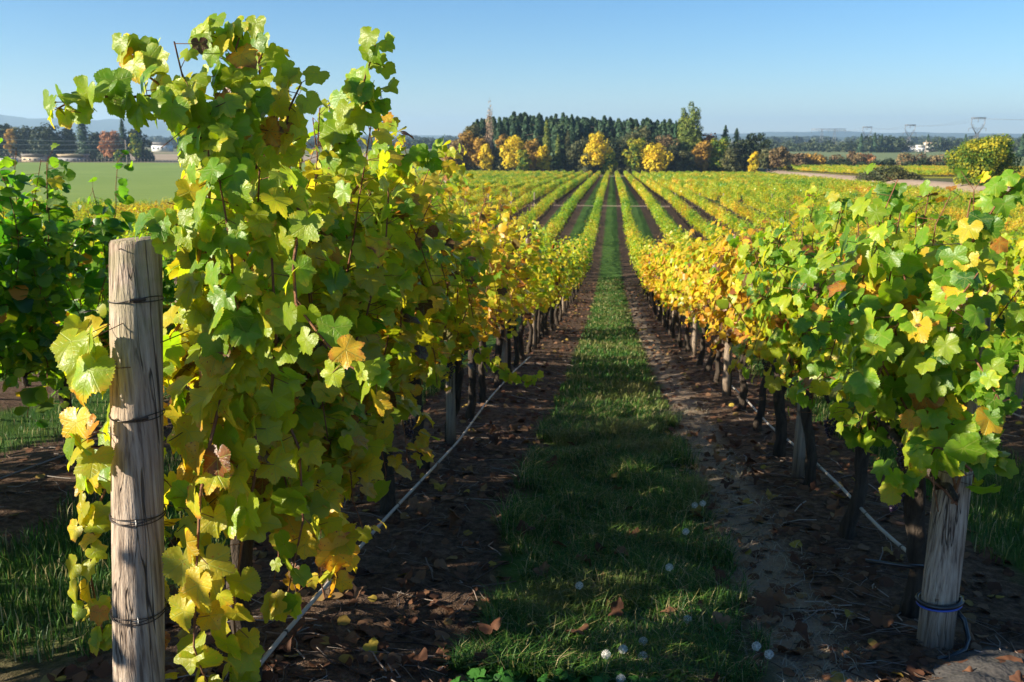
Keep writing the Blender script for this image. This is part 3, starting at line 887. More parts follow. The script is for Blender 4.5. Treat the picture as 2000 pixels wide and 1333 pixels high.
# --- row right of the aisle (row 1)
start1 = 4.05
for i in range(12):
    Y = start1 + i * VS
    lab = f'{ORD[i]} grapevine counted from the right wooden post, in the row right of the grass aisle'
    near_vine(1, i, ROW0 + STEP, Y, lab, 'grapevines in the row right of the grass aisle', [300, 260, 220, 200, 160, 130, 110, 90, 80, 70, 60, 50][i],
              mid=(i < 4), n=[24, 21, 18][i] if i < 3 else 16, top=[1.88, 1.86][i] if i < 2 else 1.9, wide=.38 if i < 3 else .34, canes=(i < 6),
              low=.6, low_n=[3, 2, 1][i] if i < 3 else 1, extra=OTHER_CANES.get((1, i)), end=-.7 if i == 0 else 0, size=[.070, .070, .069, .068][i] if i < 4 else .066, grapes=3 if i == 0 else (1 if i < 4 else 0))
# --- next row to the left (row -1) and to the right (row 2)
for i in range(11):
    Y = .8 + i * VS  # nearest vines are unseen, added to shade the left post
    vis = 4.3 < Y < 9.5
    near_vine(-1, i, ROW0 - STEP, Y, f'{ORD[i]} shaded dark green grapevine in the row behind the thick left post' if vis else 'grapevine at the edge of the shaded row left of the thick post',
              'grapevines in the next row to the left', [0, 0, 0, 60, 130, 150, 130, 80, 60, 40, 30][i], mid=False, n=20, top=1.5 if i in (1, 6, 7) else 2.15, wide=.36, hue_add=-.06, canes=vis, low=.35, low_n=6)  # some tops lowered to let sun onto the aisle
for i in range(11):
    Y = 5.9 + i * VS
    near_vine(2, i, ROW0 + 2 * STEP, Y, f'{ORD[i]} vine, from the near end, of the sunlit row behind the right post', 'grapevines in the second row to the right',
              [60, 80, 90, 90, 80, 70, 60, 40, 30, 0, 0][i], mid=False, n=15, top=2.05, canes=(i < 5), low=.6, low_n=2)

# --- farther vines, one mesh each, copied from six kinds
def far_vine_mesh(seed, n, size, tmpl, mat, step, L=1.15, posts=False, top=2.08, name='grapevine', trunks=1, split=False):
    r = np.random.default_rng(seed)
    Vs, Fs, Ts, fm, off = [], [], [], [], 0
    W = Geo()
    for q in range(trunks):
        y = (q - (trunks - 1) / 2) * VS
        l = grow(r, 0, y, L, 0, top, .31, n, .68, .0, leafstep=step, size=size, low_n=2, lats=0)
        V, F, T, U = scatter(tmpl, l['P'], l['R'], l['S'], l['T'], rng=r, mesh=False)
        Vs.append(V); Fs.append(F + off); Ts.append(T); fm.append(np.zeros(len(F))); off += len(V)
        G = trunk_geo(r, 0, r.normal(0, .05), 0, y, arms=True, n=5)
        if posts and q == 0:
            G.tube([(0.02, y + .5, -.1), (0.02, y + .5, 1.6)], .04, 5)
        TV = np.vstack(G.V); TQ = np.vstack(G.Q); TT = np.vstack([TQ[:, [0, 1, 2]], TQ[:, [0, 2, 3]]])
        if split: return (mesh_np('foliage', np.vstack(Vs), np.vstack(Fs), mat, attrs={'leaf_t': ('FLOAT', np.concatenate(Ts))}), mesh_np('trunk', TV, TT, M_BARK))
        Vs.append(TV); Fs.append(TT + off); Ts.append(np.zeros(len(TV))); fm.append(np.ones(len(TT))); off += len(TV)
    return mesh_np(name, np.vstack(Vs), np.vstack(Fs), [mat, M_BARK], attrs={'leaf_t': ('FLOAT', np.concatenate(Ts))}, fmat=np.concatenate(fm))
C_MESH = [far_vine_mesh(40 + i, 16, .074, T_LOW, M_LEAFM, .08, split=True) for i in range(7)]
rows_c = {0: (start0 + 13 * VS, 46), 1: (start1 + 12 * VS, 48), 2: (5.9 + 11 * VS, 46), 3: (9.0, 40), -1: (.8 + 11 * VS, 38), -2: (1.0, 34), 4: (13, 36), -3: (12.0, 30), 5: (18, 36)}
ROWNAME = {0: 'row left of the grass aisle, past the yellow vines', 1: 'row right of the grass aisle, past the yellow vines', 2: 'second row to the right, past its near end',
           3: 'third row to the right of the aisle', 4: 'fourth row to the right of the aisle', 5: 'fifth row to the right of the aisle',
           -1: 'second row to the left, behind the big bush', -2: 'third row to the left', -3: 'fourth row to the left'}
rest_start = {}
cnt = 0
for k, (y0, y1) in rows_c.items():
    Y = y0; X = ROW0 + k * STEP
    while Y < y1:
        r = random.Random(k * 1000 + int(Y * 10))
        o = empty('grapevine', (X + r.gauss(0, .03), Y, float(ground_z(X, Y))))
        cm_ = C_MESH[r.randrange(7)]
        fo = put('foliage', cm_[0], o, col=(hue(X, Y, k), r.random(), 0, 1)); fo['kind'] = 'stuff'
        put('trunk', cm_[1], o)
        o.rotation_euler = (0, 0, r.choice((0, math.pi)))
        s = r.uniform(.93, 1.06)
        if k == -1 and (20 < Y < 37 or 14 < Y < 16.5): s *= (.58 if r.random() < .7 else .75)  # shortened so that sun reaches the aisle grass
        o.scale = (r.uniform(.9, 1.15), 1, s)
        tag(o, 'leafy grapevine in the ' + ROWNAME[k], 'grapevine', 'grapevines in the ' + ROWNAME[k])
        Y += VS; cnt += 1
    rest_start[k] = Y
print('far single vines', cnt, 'leaf objects', n_leaf_objects)

# --- the rest of the vineyard: one object, its vines placed by geometry nodes
SEG_N = 4
SEG_A = [D.objects.new('vine_stretch', far_vine_mesh(70 + i, 13, .088, T_TINY, M_LEAFF, .11, posts=True, trunks=SEG_N, name='vine_stretch')) for i in range(4)]
SEG_B = [D.objects.new('vine_stretch', far_vine_mesh(90 + i, 12, .15, T_CARD, M_LEAFF, .17, trunks=SEG_N, name='vine_stretch')) for i in range(4)]
for o in SEG_A + SEG_B: o.color = (0, 0, 0, 1)
def gn_rows(name, pts, segs, label, cat, group=None):
    me = D.meshes.new(name)
    me.vertices.add(len(pts)); me.vertices.foreach_set('co', np.array([p[:3] for p in pts], np.float32).ravel())
    a = me.attributes.new('rot', 'FLOAT_VECTOR', 'POINT'); a.data.foreach_set('vector', np.array([p[3] for p in pts], np.float32).ravel())
    a = me.attributes.new('scl', 'FLOAT_VECTOR', 'POINT'); a.data.foreach_set('vector', np.array([p[4] for p in pts], np.float32).ravel())
    a = me.attributes.new('pick', 'INT', 'POINT'); a.data.foreach_set('value', np.array([p[5] for p in pts], np.int32))
    o = put(name, me)
    o.color = (.50, 0, 0, 1)
    ng = D.node_groups.new(name, 'GeometryNodeTree')
    ng.interface.new_socket('Geometry', in_out='INPUT', socket_type='NodeSocketGeometry')
    ng.interface.new_socket('Geometry', in_out='OUTPUT', socket_type='NodeSocketGeometry')
    gi, go = ng.nodes.new('NodeGroupInput'), ng.nodes.new('NodeGroupOutput')
    g2i = ng.nodes.new('GeometryNodeGeometryToInstance')
    for s in reversed(segs):
        oi = ng.nodes.new('GeometryNodeObjectInfo'); oi.inputs['Object'].default_value = s
        oi.inputs['As Instance'].default_value = True
        ng.links.new(oi.outputs['Geometry'], g2i.inputs[0])
    iop = ng.nodes.new('GeometryNodeInstanceOnPoints')
    m2p = ng.nodes.new('GeometryNodeMeshToPoints')
    ng.links.new(gi.outputs[0], m2p.inputs[0]); ng.links.new(m2p.outputs[0], iop.inputs['Points'])
    ng.links.new(g2i.outputs[0], iop.inputs['Instance'])
    iop.inputs['Pick Instance'].default_value = True
    def attr(nm, typ):
        n = ng.nodes.new('GeometryNodeInputNamedAttribute'); n.data_type = typ; n.inputs['Name'].default_value = nm
        return n.outputs[0]
    ng.links.new(attr('pick', 'INT'), iop.inputs['Instance Index'])
    e2r = ng.nodes.new('FunctionNodeEulerToRotation'); ng.links.new(attr('rot', 'FLOAT_VECTOR'), e2r.inputs[0])
    ng.links.new(e2r.outputs[0], iop.inputs['Rotation'])
    ng.links.new(attr('scl', 'FLOAT_VECTOR'), iop.inputs['Scale'])
    ng.links.new(iop.outputs[0], go.inputs[0])
    md = o.modifiers.new('rows', 'NODES'); md.node_group = ng
    tag(o, label, cat, group, 'stuff')
    return o
ptsA, ptsB = [], []
Ls = SEG_N * VS
for k in range(-30, 18):
    X = ROW0 + k * STEP
    for blk, (b0, b1) in enumerate(((1.0, 110.5), (112.6, 303))):
        y = max(b0, rest_start.get(k, b0))
        if blk == 0 and k not in rest_start:
            y = max(8, abs(X) * (.9 if k < 0 else 1.05))     # nearer ones lie outside the view
        while y + Ls <= b1 + 1:
            yc = y + Ls / 2
            ok = True
            if X < 0 and blk == 0 and X < -24 and yc > 92: ok = False
            if X < 0 and blk == 1 and X < np.interp(yc, [112, 300], [-25, -64]): ok = False
            if ok:
                z0, z1 = float(ground_z(X, yc - Ls / 2)), float(ground_z(X, yc + Ls / 2))
                tilt = math.atan2(z1 - z0, Ls)
                r = random.Random(k * 7919 + int(yc * 10) + 5)
                flip = r.random() < .5
                sc = (r.uniform(.9, 1.1) * (1.2 if yc > 150 else 1.0), 1.0, r.uniform(.80, .93))
                rot = (-tilt, 0, math.pi) if flip else (tilt, 0, 0)
                (ptsA if yc < 125 else ptsB).append((X, yc, (z0 + z1) / 2, rot, sc, r.randrange(4)))
            y += Ls
gn_rows('distant_grapevines', ptsA, SEG_A, 'long rows of yellow and green vines running down the slope to the headland path', 'vines')
gn_rows('farthest_grapevines', ptsB, SEG_B, 'farthest rows of vines between the headland path and the wood', 'vines')
# the young yellow field across the dirt track
ptsC = []
for k in range(0, 44):
    X0 = 61 + k * 2.77
    y = 225 - k * 1.2
    while y < 352 - k * .3:
        if X0 < 90 + (y - 200) * .75:
            r = random.Random(k * 31 + int(y * 7))
            ptsC.append((X0, y, float(ground_z(X0, y)), (0, 0, 0), (1.5, 1, r.uniform(.6, .8)), r.randrange(4)))
        y += Ls
o = gn_rows('field_of_young_vines', ptsC, SEG_B, 'bright yellow block of low vines across the dirt track', 'vines')
o.color = (.56, 0, 0, 1)

# ------------------------------------------------------------------ posts, ties, wires, hoses
def post_mesh(h, r0, seed, seg=40, rings=70, lean=(0, 0)):
    rg = np.random.default_rng(seed)
    th = np.arange(seg) * 2 * np.pi / seg
    z = np.r_[np.linspace(-.15, h - .012, rings), h - .004, h]
    prof = 1 + .018 * np.sin(2 * th + 1) + .012 * np.sin(5 * th + 2)
    V = []
    groove = rg.uniform(0, 2 * np.pi, 7); gw = rg.uniform(.05, .11, 7); gd = rg.uniform(.012, .045, 7); gs = rg.uniform(0, 6, 7)
    for q, zz in enumerate(z):
        rr = r0 * prof * (1 + .012 * math.sin(zz * 3 + seed))
        rr = rr * (1 + .006 * np.sin(9 * th + 3 * math.sin(zz * 2.2)))
        for a, w_, d_, s_ in zip(groove, gw, gd, gs):
            c = a + .10 * math.sin(zz * 2.5 + s_)
            k = np.exp(-(np.angle(np.exp(1j * (th - c))) / w_) ** 2)
            rr = rr * (1 - d_ * k * (.4 + .6 * max(0, math.sin(zz * 3.1 + s_ * 2))))
        if q >= len(z) - 2: rr = rr * (.985 if q == len(z) - 2 else .955)
        V.append(np.stack([np.cos(th) * rr + lean[0] * zz, np.sin(th) * rr + lean[1] * zz, np.full(seg, zz) + (.004 * np.cos(th) if q >= len(z) - 2 else 0)], -1))
    n = len(z); V = np.vstack(V); V = np.vstack([V, [lean[0] * h, lean[1] * h, h]])
    i = np.arange(n - 1)[:, None] * seg; j = np.arange(seg)[None]; k = (j + 1) % seg
    Q = np.stack([i + j, i + k, i + seg + k, i + seg + j], -1).reshape(-1, 4)
    T = np.array([[n * seg, (n - 1) * seg + q, (n - 1) * seg + (q + 1) % seg] for q in range(seg)])
    return V, Q, T
def wire_tie(parent, z, r0, seed, tilt=0.1, strands=2, knot=True, lean=(0, 0), toward=-1.9, mat=None, loose=.01):
    rg = np.random.default_rng(seed)
    t = np.linspace(0, 2 * np.pi, 40)
    tie = None
    G = Geo()
    for s in range(strands):
        rr = r0 + .0025 + .002 * rg.random() + np.abs(np.sin(t * 1.5 + s)) * .0012
        zz = z + tilt * r0 * np.cos(t - toward) + (s * .007 - .003) + loose * np.sin(t * 2 + s * 2.2) * (.3 + .7 * s)
        G.tube(np.column_stack([np.cos(t) * rr + lean[0] * z, np.sin(t) * rr + lean[1] * z, zz]), .0016, 5)
    tie = put('wire_tie', G.mesh('wire_tie', mat or M_WIRE), parent)
    if knot:
        K = Geo()
        a = toward
        tt = np.linspace(0, 1, 60)
        ang = a - .25 + tt * .55
        for ph in (0, math.pi):
            K.tube(np.column_stack([np.cos(ang) * (r0 + .006) + .0 + lean[0] * z, np.sin(ang) * (r0 + .006) + lean[1] * z, z + .0045 * np.sin(tt * 44 + ph) + tilt * r0 + .003]), .0017, 5)
        for _ in range(3):
            p0 = np.array([math.cos(a + rg.uniform(-.2, .2)) * (r0 + .006), math.sin(a) * (r0 + .006), z + tilt * r0])
            p1 = p0 + np.array([math.cos(a), math.sin(a), 0]) * .012 + np.array([rg.uniform(-.035, .04), 0, rg.uniform(-.01, .022)])
            K.tube([p0, p1], .0013, 4)
        put('twisted_knot', K.mesh('twisted_knot', mat or M_WIRE), tie)
    return tie
def staple(parent, z, r0, ang, lean=(0, 0)):
    G = Geo()
    c = np.array([math.cos(ang), math.sin(ang), 0])
    p = c * (r0 + .001) + np.array([lean[0] * z, lean[1] * z, z])
    up_ = np.array([0, 0, .011])
    G.tube([p + up_ - c * .004, p + up_ + c * .007, p - up_ + c * .007, p - up_ - c * .004], .0016, 5)
    put('staple', G.mesh('staple', M_WIRES), parent)

gL = float(ground_z(-1.33, 2.35)) - .0
PL = empty('end_post', (-1.445, 2.37, gL)); tag(PL, 'thick round weathered wooden end post at the left with four wire ties', 'post')
leanL = (.036, .095)
V, Q, T = post_mesh(1.735, .076, 3, lean=leanL)
V[:, :2] = (V[:, :2] - np.array(leanL) * V[:, 2:]) * (1.03 - .055 * V[:, 2:]) + np.array(leanL) * V[:, 2:]
put('post_shaft', mesh_np('post_shaft', V, [Q, T], M_WOOD), PL)
leanC = lambda z: (leanL[0], leanL[1])
wire_tie(PL, 1.555, .072, 11, .14, 2, True, leanL, toward=-1.05, loose=.006)
wire_tie(PL, 1.215, .0735, 12, .02, 2, True, leanL, toward=-1.0, loose=.007)
wire_tie(PL, .905, .0745, 13, -.05, 3, False, leanL, toward=-1.1, loose=.003)
staple(PL, .905, .0755, -1.15, leanL)
wire_tie(PL, .60, .076, 14, -.09, 3, False, leanL, toward=-1.1, loose=.003)
staple(PL, .60, .077, -1.1, leanL)

gR = float(ground_z(1.43, 3.72))
PR = empty('end_post', (1.43, 3.72, gR - .02)); tag(PR, 'wooden end post at the right with sun-dappled wood and a hose looped low round it', 'post')
leanR = (.035, .09)
V, Q, T = post_mesh(1.50, .072, 8, lean=leanR)
put('post_shaft', mesh_np('post_shaft', V, [Q, T], M_WOOD), PR)
wire_tie(PR, 1.02, .072, 21, .0, 3, True, leanR, toward=-2.2, loose=.004)
wire_tie(PR, .79, .072, 22, .0, 1, False, leanR, toward=-2.0, loose=.002)
staple(PR, .79, .073, -2.1, leanR)
t = np.linspace(0, 2 * np.pi, 48)
for nm, dz, rr, m_ in (('hose_loop', .215, .010, M_HOSEB), ('hose_loop', .199, .005, M_HOSE_SHINE)):  # the thin blue ring paints the shine on the black loop
    G = Geo(); G.tube(np.column_stack([np.cos(t) * .086 + leanR[0] * .2, np.sin(t) * .086 + leanR[1] * .2, dz + .012 * np.cos(t + .6)]), rr, 8)
    put(nm, G.mesh(nm, m_), PR)
G = Geo(); G.tube([(.07, .02, .14), (.105, -.01, .10), (.12, -.04, .03), (.09, -.09, .005), (.03, -.13, -.0), (-.04, -.15, -.01)], .011, 8)
tag(put('hose_end', G.mesh('hose_end', M_HOSEB), None, (1.43, 3.72, gR + .02)), 'black hose end curling on the soil at the foot of the right post', 'hose')
G = Geo(); G.tube([(-.27, .16, .27), (-.12, .12, .275), (0, .1, .28)], .009, 7)
tag(put('hose_stub', G.mesh('hose_stub', M_HOSEB), None, (1.43, 3.72, gR + .02)), 'short black hose stub pointing left from behind the right post', 'hose')

# thin stakes along the rows
def stake(X, Y, h, r0, label, group='thin wooden stakes standing in the rows', rect=False, mat=M_STAKE):
    g = float(ground_z(X, Y))
    r = np.random.default_rng(int(abs(X) * 100 + Y * 10))
    G = Geo()
    m = 14; z = np.linspace(-.1, h, m)
    G.tube(np.column_stack([r.normal(0, .01) * z, r.normal(0, .01) * z, z]), r0 * (1 + .03 * np.sin(z * 9)), 12 if Y < 20 else 6, True, .02, 5)
    o = put('stake', G.mesh('stake', mat), None, (X, Y, g)); tag(o, label, 'stake', group); return o
stake(-1.31, 3.93, 1.7, .035, 'grey wooden stake in the left row between the first two dark trunks')
stake(-1.32, 7.35, 1.8, .042, 'thick grey stake in the left row beside the reaching low shoot')
stake(1.42, 6.55, 1.5, .046, 'sunlit grey stake half hidden behind a dark trunk in the right row')
stake(1.40, 10.6, 1.55, .044, 'grey stake in the right row near the middle of the brown trunks')
for Y in (11.5, 16, 21, 26.5, 32, 37.5): stake(-1.34, Y, 1.6, .04, 'thin grey stake among the trunks farther down the left row')
for Y in (15, 20, 25.5, 31, 36.5): stake(1.43, Y, 1.6, .04, 'thin grey stake among the trunks farther down the right row')
for k, Y in ((2, 9.5), (2, 15), (-1, 8.2)): stake(ROW0 + k * STEP, Y, 1.7, .04, {9.5: 'grey stake in the sunlit row behind the right post', 15: 'farther grey stake in the sunlit row behind the right post', 8.2: 'grey stake in the shaded row left of the thick post'}[Y])
# end posts where the rows meet the headland path
for k in (-6, -5, -4, -3, 3, 4, 5, 7):
    X = ROW0 + k * STEP
    for Y in (109.4,):
        stake(X + .5, Y, 1.7, .07, 'pale wooden row-end post at the headland path', 'row-end posts along the headland path', mat=M_WOOD)

def wires():
    for k, (y0, y1, nm) in {0: (2.45, 40, 'left row'), 1: (3.78, 40, 'right row')}.items():
        X = ROW0 + k * STEP
        for h, w_ in ((.86, 'lowest'), (1.15, 'second'), (1.45, 'third'), (1.72, 'topmost')):
            ys_ = np.concatenate([np.linspace(y0, 12, 18), np.linspace(13, y1, 20)])
            hh = h + np.interp(ys_, [y0, y0 + .8], [0, 0])
            pts = np.column_stack([X + .05 * (1 if h < 1.6 else -1) * np.ones(len(ys_)), ys_, ground_z(X * np.ones(len(ys_)), ys_) + hh])
            G = Geo(); G.tube(pts, .0018, 4, False)
            tag(put('trellis_wire', G.mesh('trellis_wire', M_WIRE)), f'{w_} of the four thin steel wires strung along the {nm}', 'wire', 'trellis wires')
wires()

def hose(pts, rad, mat, label, name='drip_hose', rings=True):
    pts = np.asarray(pts, float)
    root_mesh = Geo()
    d = np.r_[0, np.cumsum(np.linalg.norm(np.diff(pts, axis=0), axis=1))]
    s = np.linspace(0, d[-1], int(d[-1] / .25) + 2)
    p = np.stack([np.interp(s, d, pts[:, q]) for q in range(3)], -1)
    p[1:-1] = (p[:-2] + 2 * p[1:-1] + p[2:]) / 4
    root_mesh.tube(p, rad, 8)
    o = put(name, root_mesh.mesh(name, mat)); tag(o, label, 'hose')
    if rings:
        for q in np.arange(.4, min(d[-1], 12), .62):
            c = np.array([np.interp(q, d, pts[:, j]) for j in range(3)]); c2 = np.array([np.interp(q + .014, d, pts[:, j]) for j in range(3)])
            G = Geo(); G.tube([c, c2], rad * 1.22, 8); put('emitter', G.mesh('emitter', M_HOSEB), o)
    return o
hy = [2.2, 3.0, 4.7, 7.2, 9.5, 11.8, 14]
hose([(-1.26 + .03 * math.sin(y * 1.9), y, float(ground_z(-1.26, y)) + (.11 if y < 5 else .06 if y < 10 else .05)) for y in hy], .0095, M_HOSE, 'sun-bleached drip hose running along the foot of the left row')
hy = [3.95, 4.6, 5.6, 6.6, 8, 9.6, 11]
hose([(1.39 + .09 + .03 * math.sin(y * 2.3), y, float(ground_z(1.4, y)) + np.interp(y, [4, 5, 6, 12], [.24, .2, .16, .1])) for y in hy], .0095, M_HOSE, 'pale drip hose slung low along the trunks of the right row')
hy = [3.5, 5.4, 6.7, 8, 10, 12, 16]
hose([(-4.05, y, float(ground_z(-4.05, y)) + .05) for y in hy], .010, M_HOSEB, 'blue-black drip hose on the shaded soil left of the thick post')
hy = [5, 7, 9, 11, 13]
hose([(4.12, y, float(ground_z(4.1, y)) + .08) for y in hy], .009, M_HOSE, 'drip hose in the sunlit row behind the right post')

# ------------------------------------------------------------------ ground cover
def blades(P, Hh, W, seed, name, mat, label, cat='grass', lean=.35, flat=0.0):
    r = np.random.default_rng(seed)
    n = len(P)
    a = r.uniform(0, 2 * np.pi, n)
    dirv = np.stack([np.cos(a), np.sin(a), np.zeros(n)], -1)
    pv = np.stack([-np.sin(a), np.cos(a), np.zeros(n)], -1)
    ln = np.abs(r.normal(lean, .25, n)) + flat
    up_ = np.array([0, 0, 1.0])
    b0 = P
    p1 = P + up_ * (Hh * .55 * np.clip(1 - flat * .6, .1, 1))[:, None] + dirv * (Hh * ln * .3)[:, None]
    p2 = P + up_ * (Hh * (1 - np.minimum(ln, .9) * .35) * (1 - flat * .8))[:, None] + dirv * (Hh * ln)[:, None]
    w = W[:, None] * pv
    V = np.stack([b0 - w, b0 + w, p1 - w * .8, p1 + w * .8, p2], 1).reshape(-1, 3)
    i = (np.arange(n) * 5)[:, None]
    Q = i + np.array([0, 1, 3, 2]); T = i + np.array([2, 3, 4])
    me = mesh_np(name, V, [Q, T], mat)
    return tag(put(name, me), label, cat, kind='stuff')

def clumpy(n, x0, x1, y0, y1, seed, edge=.15, clump=1.0, ypow=1.0):
    r = np.random.default_rng(seed)
    u_ = r.random(n)
    Y = y0 + (y1 - y0) * u_ ** ypow
    X = r.uniform(x0, x1, n)
    keep = []
    for x, y in zip(X, Y):
        e = min(x - x0, x1 - x)
        v = noise.noise(Vector((x * 3.0, y * 2.2, seed))) * .8 + noise.noise(Vector((x * 9, y * 8, seed + 3))) * .4
        keep.append(v * clump * 1.5 + min(1, e / edge) - .55 + .25 > 0)
    keep = np.array(keep)
    X, Y = X[keep], Y[keep]
    return np.column_stack([X, Y, ground_z(X, Y) - .004]), r

P, r = clumpy(52000, -.62, .72, 3.35, 9.5, 21, .28, 1.1, 1.35)
hh = r.uniform(.05, .17, len(P)) * np.array([1 + 1.0 * noise.noise(Vector((p[0] * 2.5, p[1] * 2, 9))) for p in P])
blades(P, hh, r.uniform(.0012, .0026, len(P)) * (1 + (P[:, 1] - 3) * .08), 1, 'aisle_grass', M_GRASS, 'tufted green grass strip down the middle of the aisle, nearest part', lean=.75)
P, r = clumpy(30000, -.60, .68, 9.3, 46, 22, .2, .9, 1.5)
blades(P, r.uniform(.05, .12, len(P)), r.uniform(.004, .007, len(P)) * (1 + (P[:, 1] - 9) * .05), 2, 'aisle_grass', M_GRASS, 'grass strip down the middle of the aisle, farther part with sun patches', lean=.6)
P, r = clumpy(22000, -3.5, -1.95, 3.2, 12, 23, .25, 1.0)
P2, r2 = clumpy(16000, 2.1, 3.5, 4.2, 14, 24, .25, 1.0)
P3, r3 = clumpy(5000, -6.2, -4.6, 5.0, 14, 28, .25, 1.0)
P = np.vstack([P, P2, P3])
blades(P, r.uniform(.05, .15, len(P)), r.uniform(.002, .004, len(P)), 3, 'side_aisle_grass', M_GRASS, 'dark grass growing in the neighbouring aisles')
# straw: dry clumps at the near end of the strip and scattered along its right edge
P, r = clumpy(5200, .45, 1.12, 3.2, 10, 25, .2, 1.3)
P2, _ = clumpy(1500, .02, .62, 3.3, 3.95, 26, .15, 1.3)
hs = np.r_[r.uniform(.03, .09, len(P)), r.uniform(.06, .14, len(P2))]
P = np.vstack([P, P2])
blades(P, hs, r.uniform(.001, .002, len(P)), 4, 'dry_grass', M_STRAW, 'bleached dry grass at the right edge and near end of the strip', lean=.8, flat=.35)
# twigs and prunings on the soil
def twigs():
    r = np.random.default_rng(31)
    G = Geo()
    for i in range(2300):
        band = r.choice(4, p=[.36, .36, .14, .14])
        Y = 2.9 + 12 * r.random() ** 1.5
        X = {0: r.uniform(-1.75, -.5), 1: r.uniform(.7, 1.9), 2: r.uniform(-4.6, -3.5), 3: r.uniform(3.5, 4.8)}[int(band)]
        L = r.uniform(.05, .32); a = r.uniform(0, 6.28)
        k = 4; s_ = np.linspace(-.5, .5, k) * L
        bx = X + np.cos(a) * s_ + r.normal(0, .012, k); by = Y + np.sin(a) * s_ + r.normal(0, .012, k)
        G.tube(np.column_stack([bx, by, ground_z(bx, by) + .006 + np.abs(r.normal(0, .008, k))]), r.uniform(.0012, .0042), 3, False)
    N = NT('twig_bark'); c = N.ramp(N.n('ShaderNodeNewGeometry').outputs['Random Per Island'], [(0, (.05, .035, .028)), (.6, (.16, .11, .085)), (1, (.34, .30, .27))])
    tag(put('twig_litter', G.mesh('twig_litter', N.done(N.principled(c, .85, .2)))), 'broken twigs and prunings scattered on the dark soil under the rows', 'twigs', kind='stuff')
twigs()
# fallen leaves: near ones are things, the rest litter
def fallen():
    r = np.random.default_rng(41)
    def zone(s_):
        return {'left': r.uniform(-1.9, -.5), 'right': r.uniform(.75, 1.9), 'grass': r.uniform(-.5, .7)}[s_]
    labs = {'left': 'dry brown vine leaf on the dark soil left of the grass strip',
            'right': 'dry brown vine leaf on the soil right of the grass strip',
            'grass': 'dry brown vine leaf caught in the grass strip of the middle aisle'}
    for i in range(210):
        s_ = ['left', 'right', 'right', 'left', 'grass'][i % 5]
        Y = 3.1 + 5.2 * r.random() ** 1.2; X = zone(s_)
        o = put('fallen_leaf', DRY_MESH[i % 6], None, (X, Y, float(ground_z(X, Y)) + (.012 if s_ != 'grass' else .05)))
        o.rotation_euler = (r.normal(0, .35), r.normal(0, .35), r.uniform(0, 6.28)); q = r.uniform(.6, 1.25); o.scale = (q, q * r.uniform(.7, 1), q)
        tag(o, labs[s_], 'leaf', 'fallen leaves: ' + s_)
    n = 6000
    Y = 3.0 + 40 * r.random(n) ** 1.7
    c = r.choice([-1.34, 1.43, 4.2, -4.11], n, p=[.36, .36, .16, .12])
    X = c + r.uniform(-.85, .85, n)
    Z = ground_z(X, Y) + .012
    nn = np.column_stack([r.normal(0, .4, n), r.normal(0, .4, n), np.ones(n)])
    S_ = r.uniform(.025, .05, n) * np.interp(Y, [3, 40], [.9, 1.5])
    me = scatter(T_LOW, np.column_stack([X, Y, Z]), frames(nn, r.normal(size=(n, 3))), S_, None, 'leaf_litter', M_DRY, r)
    tag(put('leaf_litter', me), 'brown and tan fallen vine leaves strewn under the rows', 'leaf litter', kind='stuff')
fallen()
# broad green weeds at the lower middle
def weeds():
    r = np.random.default_rng(51)
    P, Nn, Tp, S_ = [], [], [], []
    for i in range(120):
        x = r.uniform(-.55, .35); y = r.uniform(3.12, 3.55)
        if i > 95: x = r.uniform(.1, .6); y = r.uniform(3.6, 4.1)
        g = float(ground_z(x, y))
        for j in range(14):
            a = r.uniform(0, 6.28)
            P.append((x + .03 * math.cos(a), y + .03 * math.sin(a), g + r.uniform(.01, .06)))
            Nn.append((.6 * math.cos(a), .6 * math.sin(a), 1)); Tp.append((math.cos(a), math.sin(a), .3)); S_.append(r.uniform(.014, .034))
    me = scatter(T_LOW, np.array(P), frames(np.array(Nn, float), np.array(Tp, float)), np.array(S_), None, 'low_weeds', M_WEED, r)
    tag(put('low_weeds', me), 'low bright green broadleaf weeds at the near end of the grass strip', 'weeds', kind='stuff')
weeds()

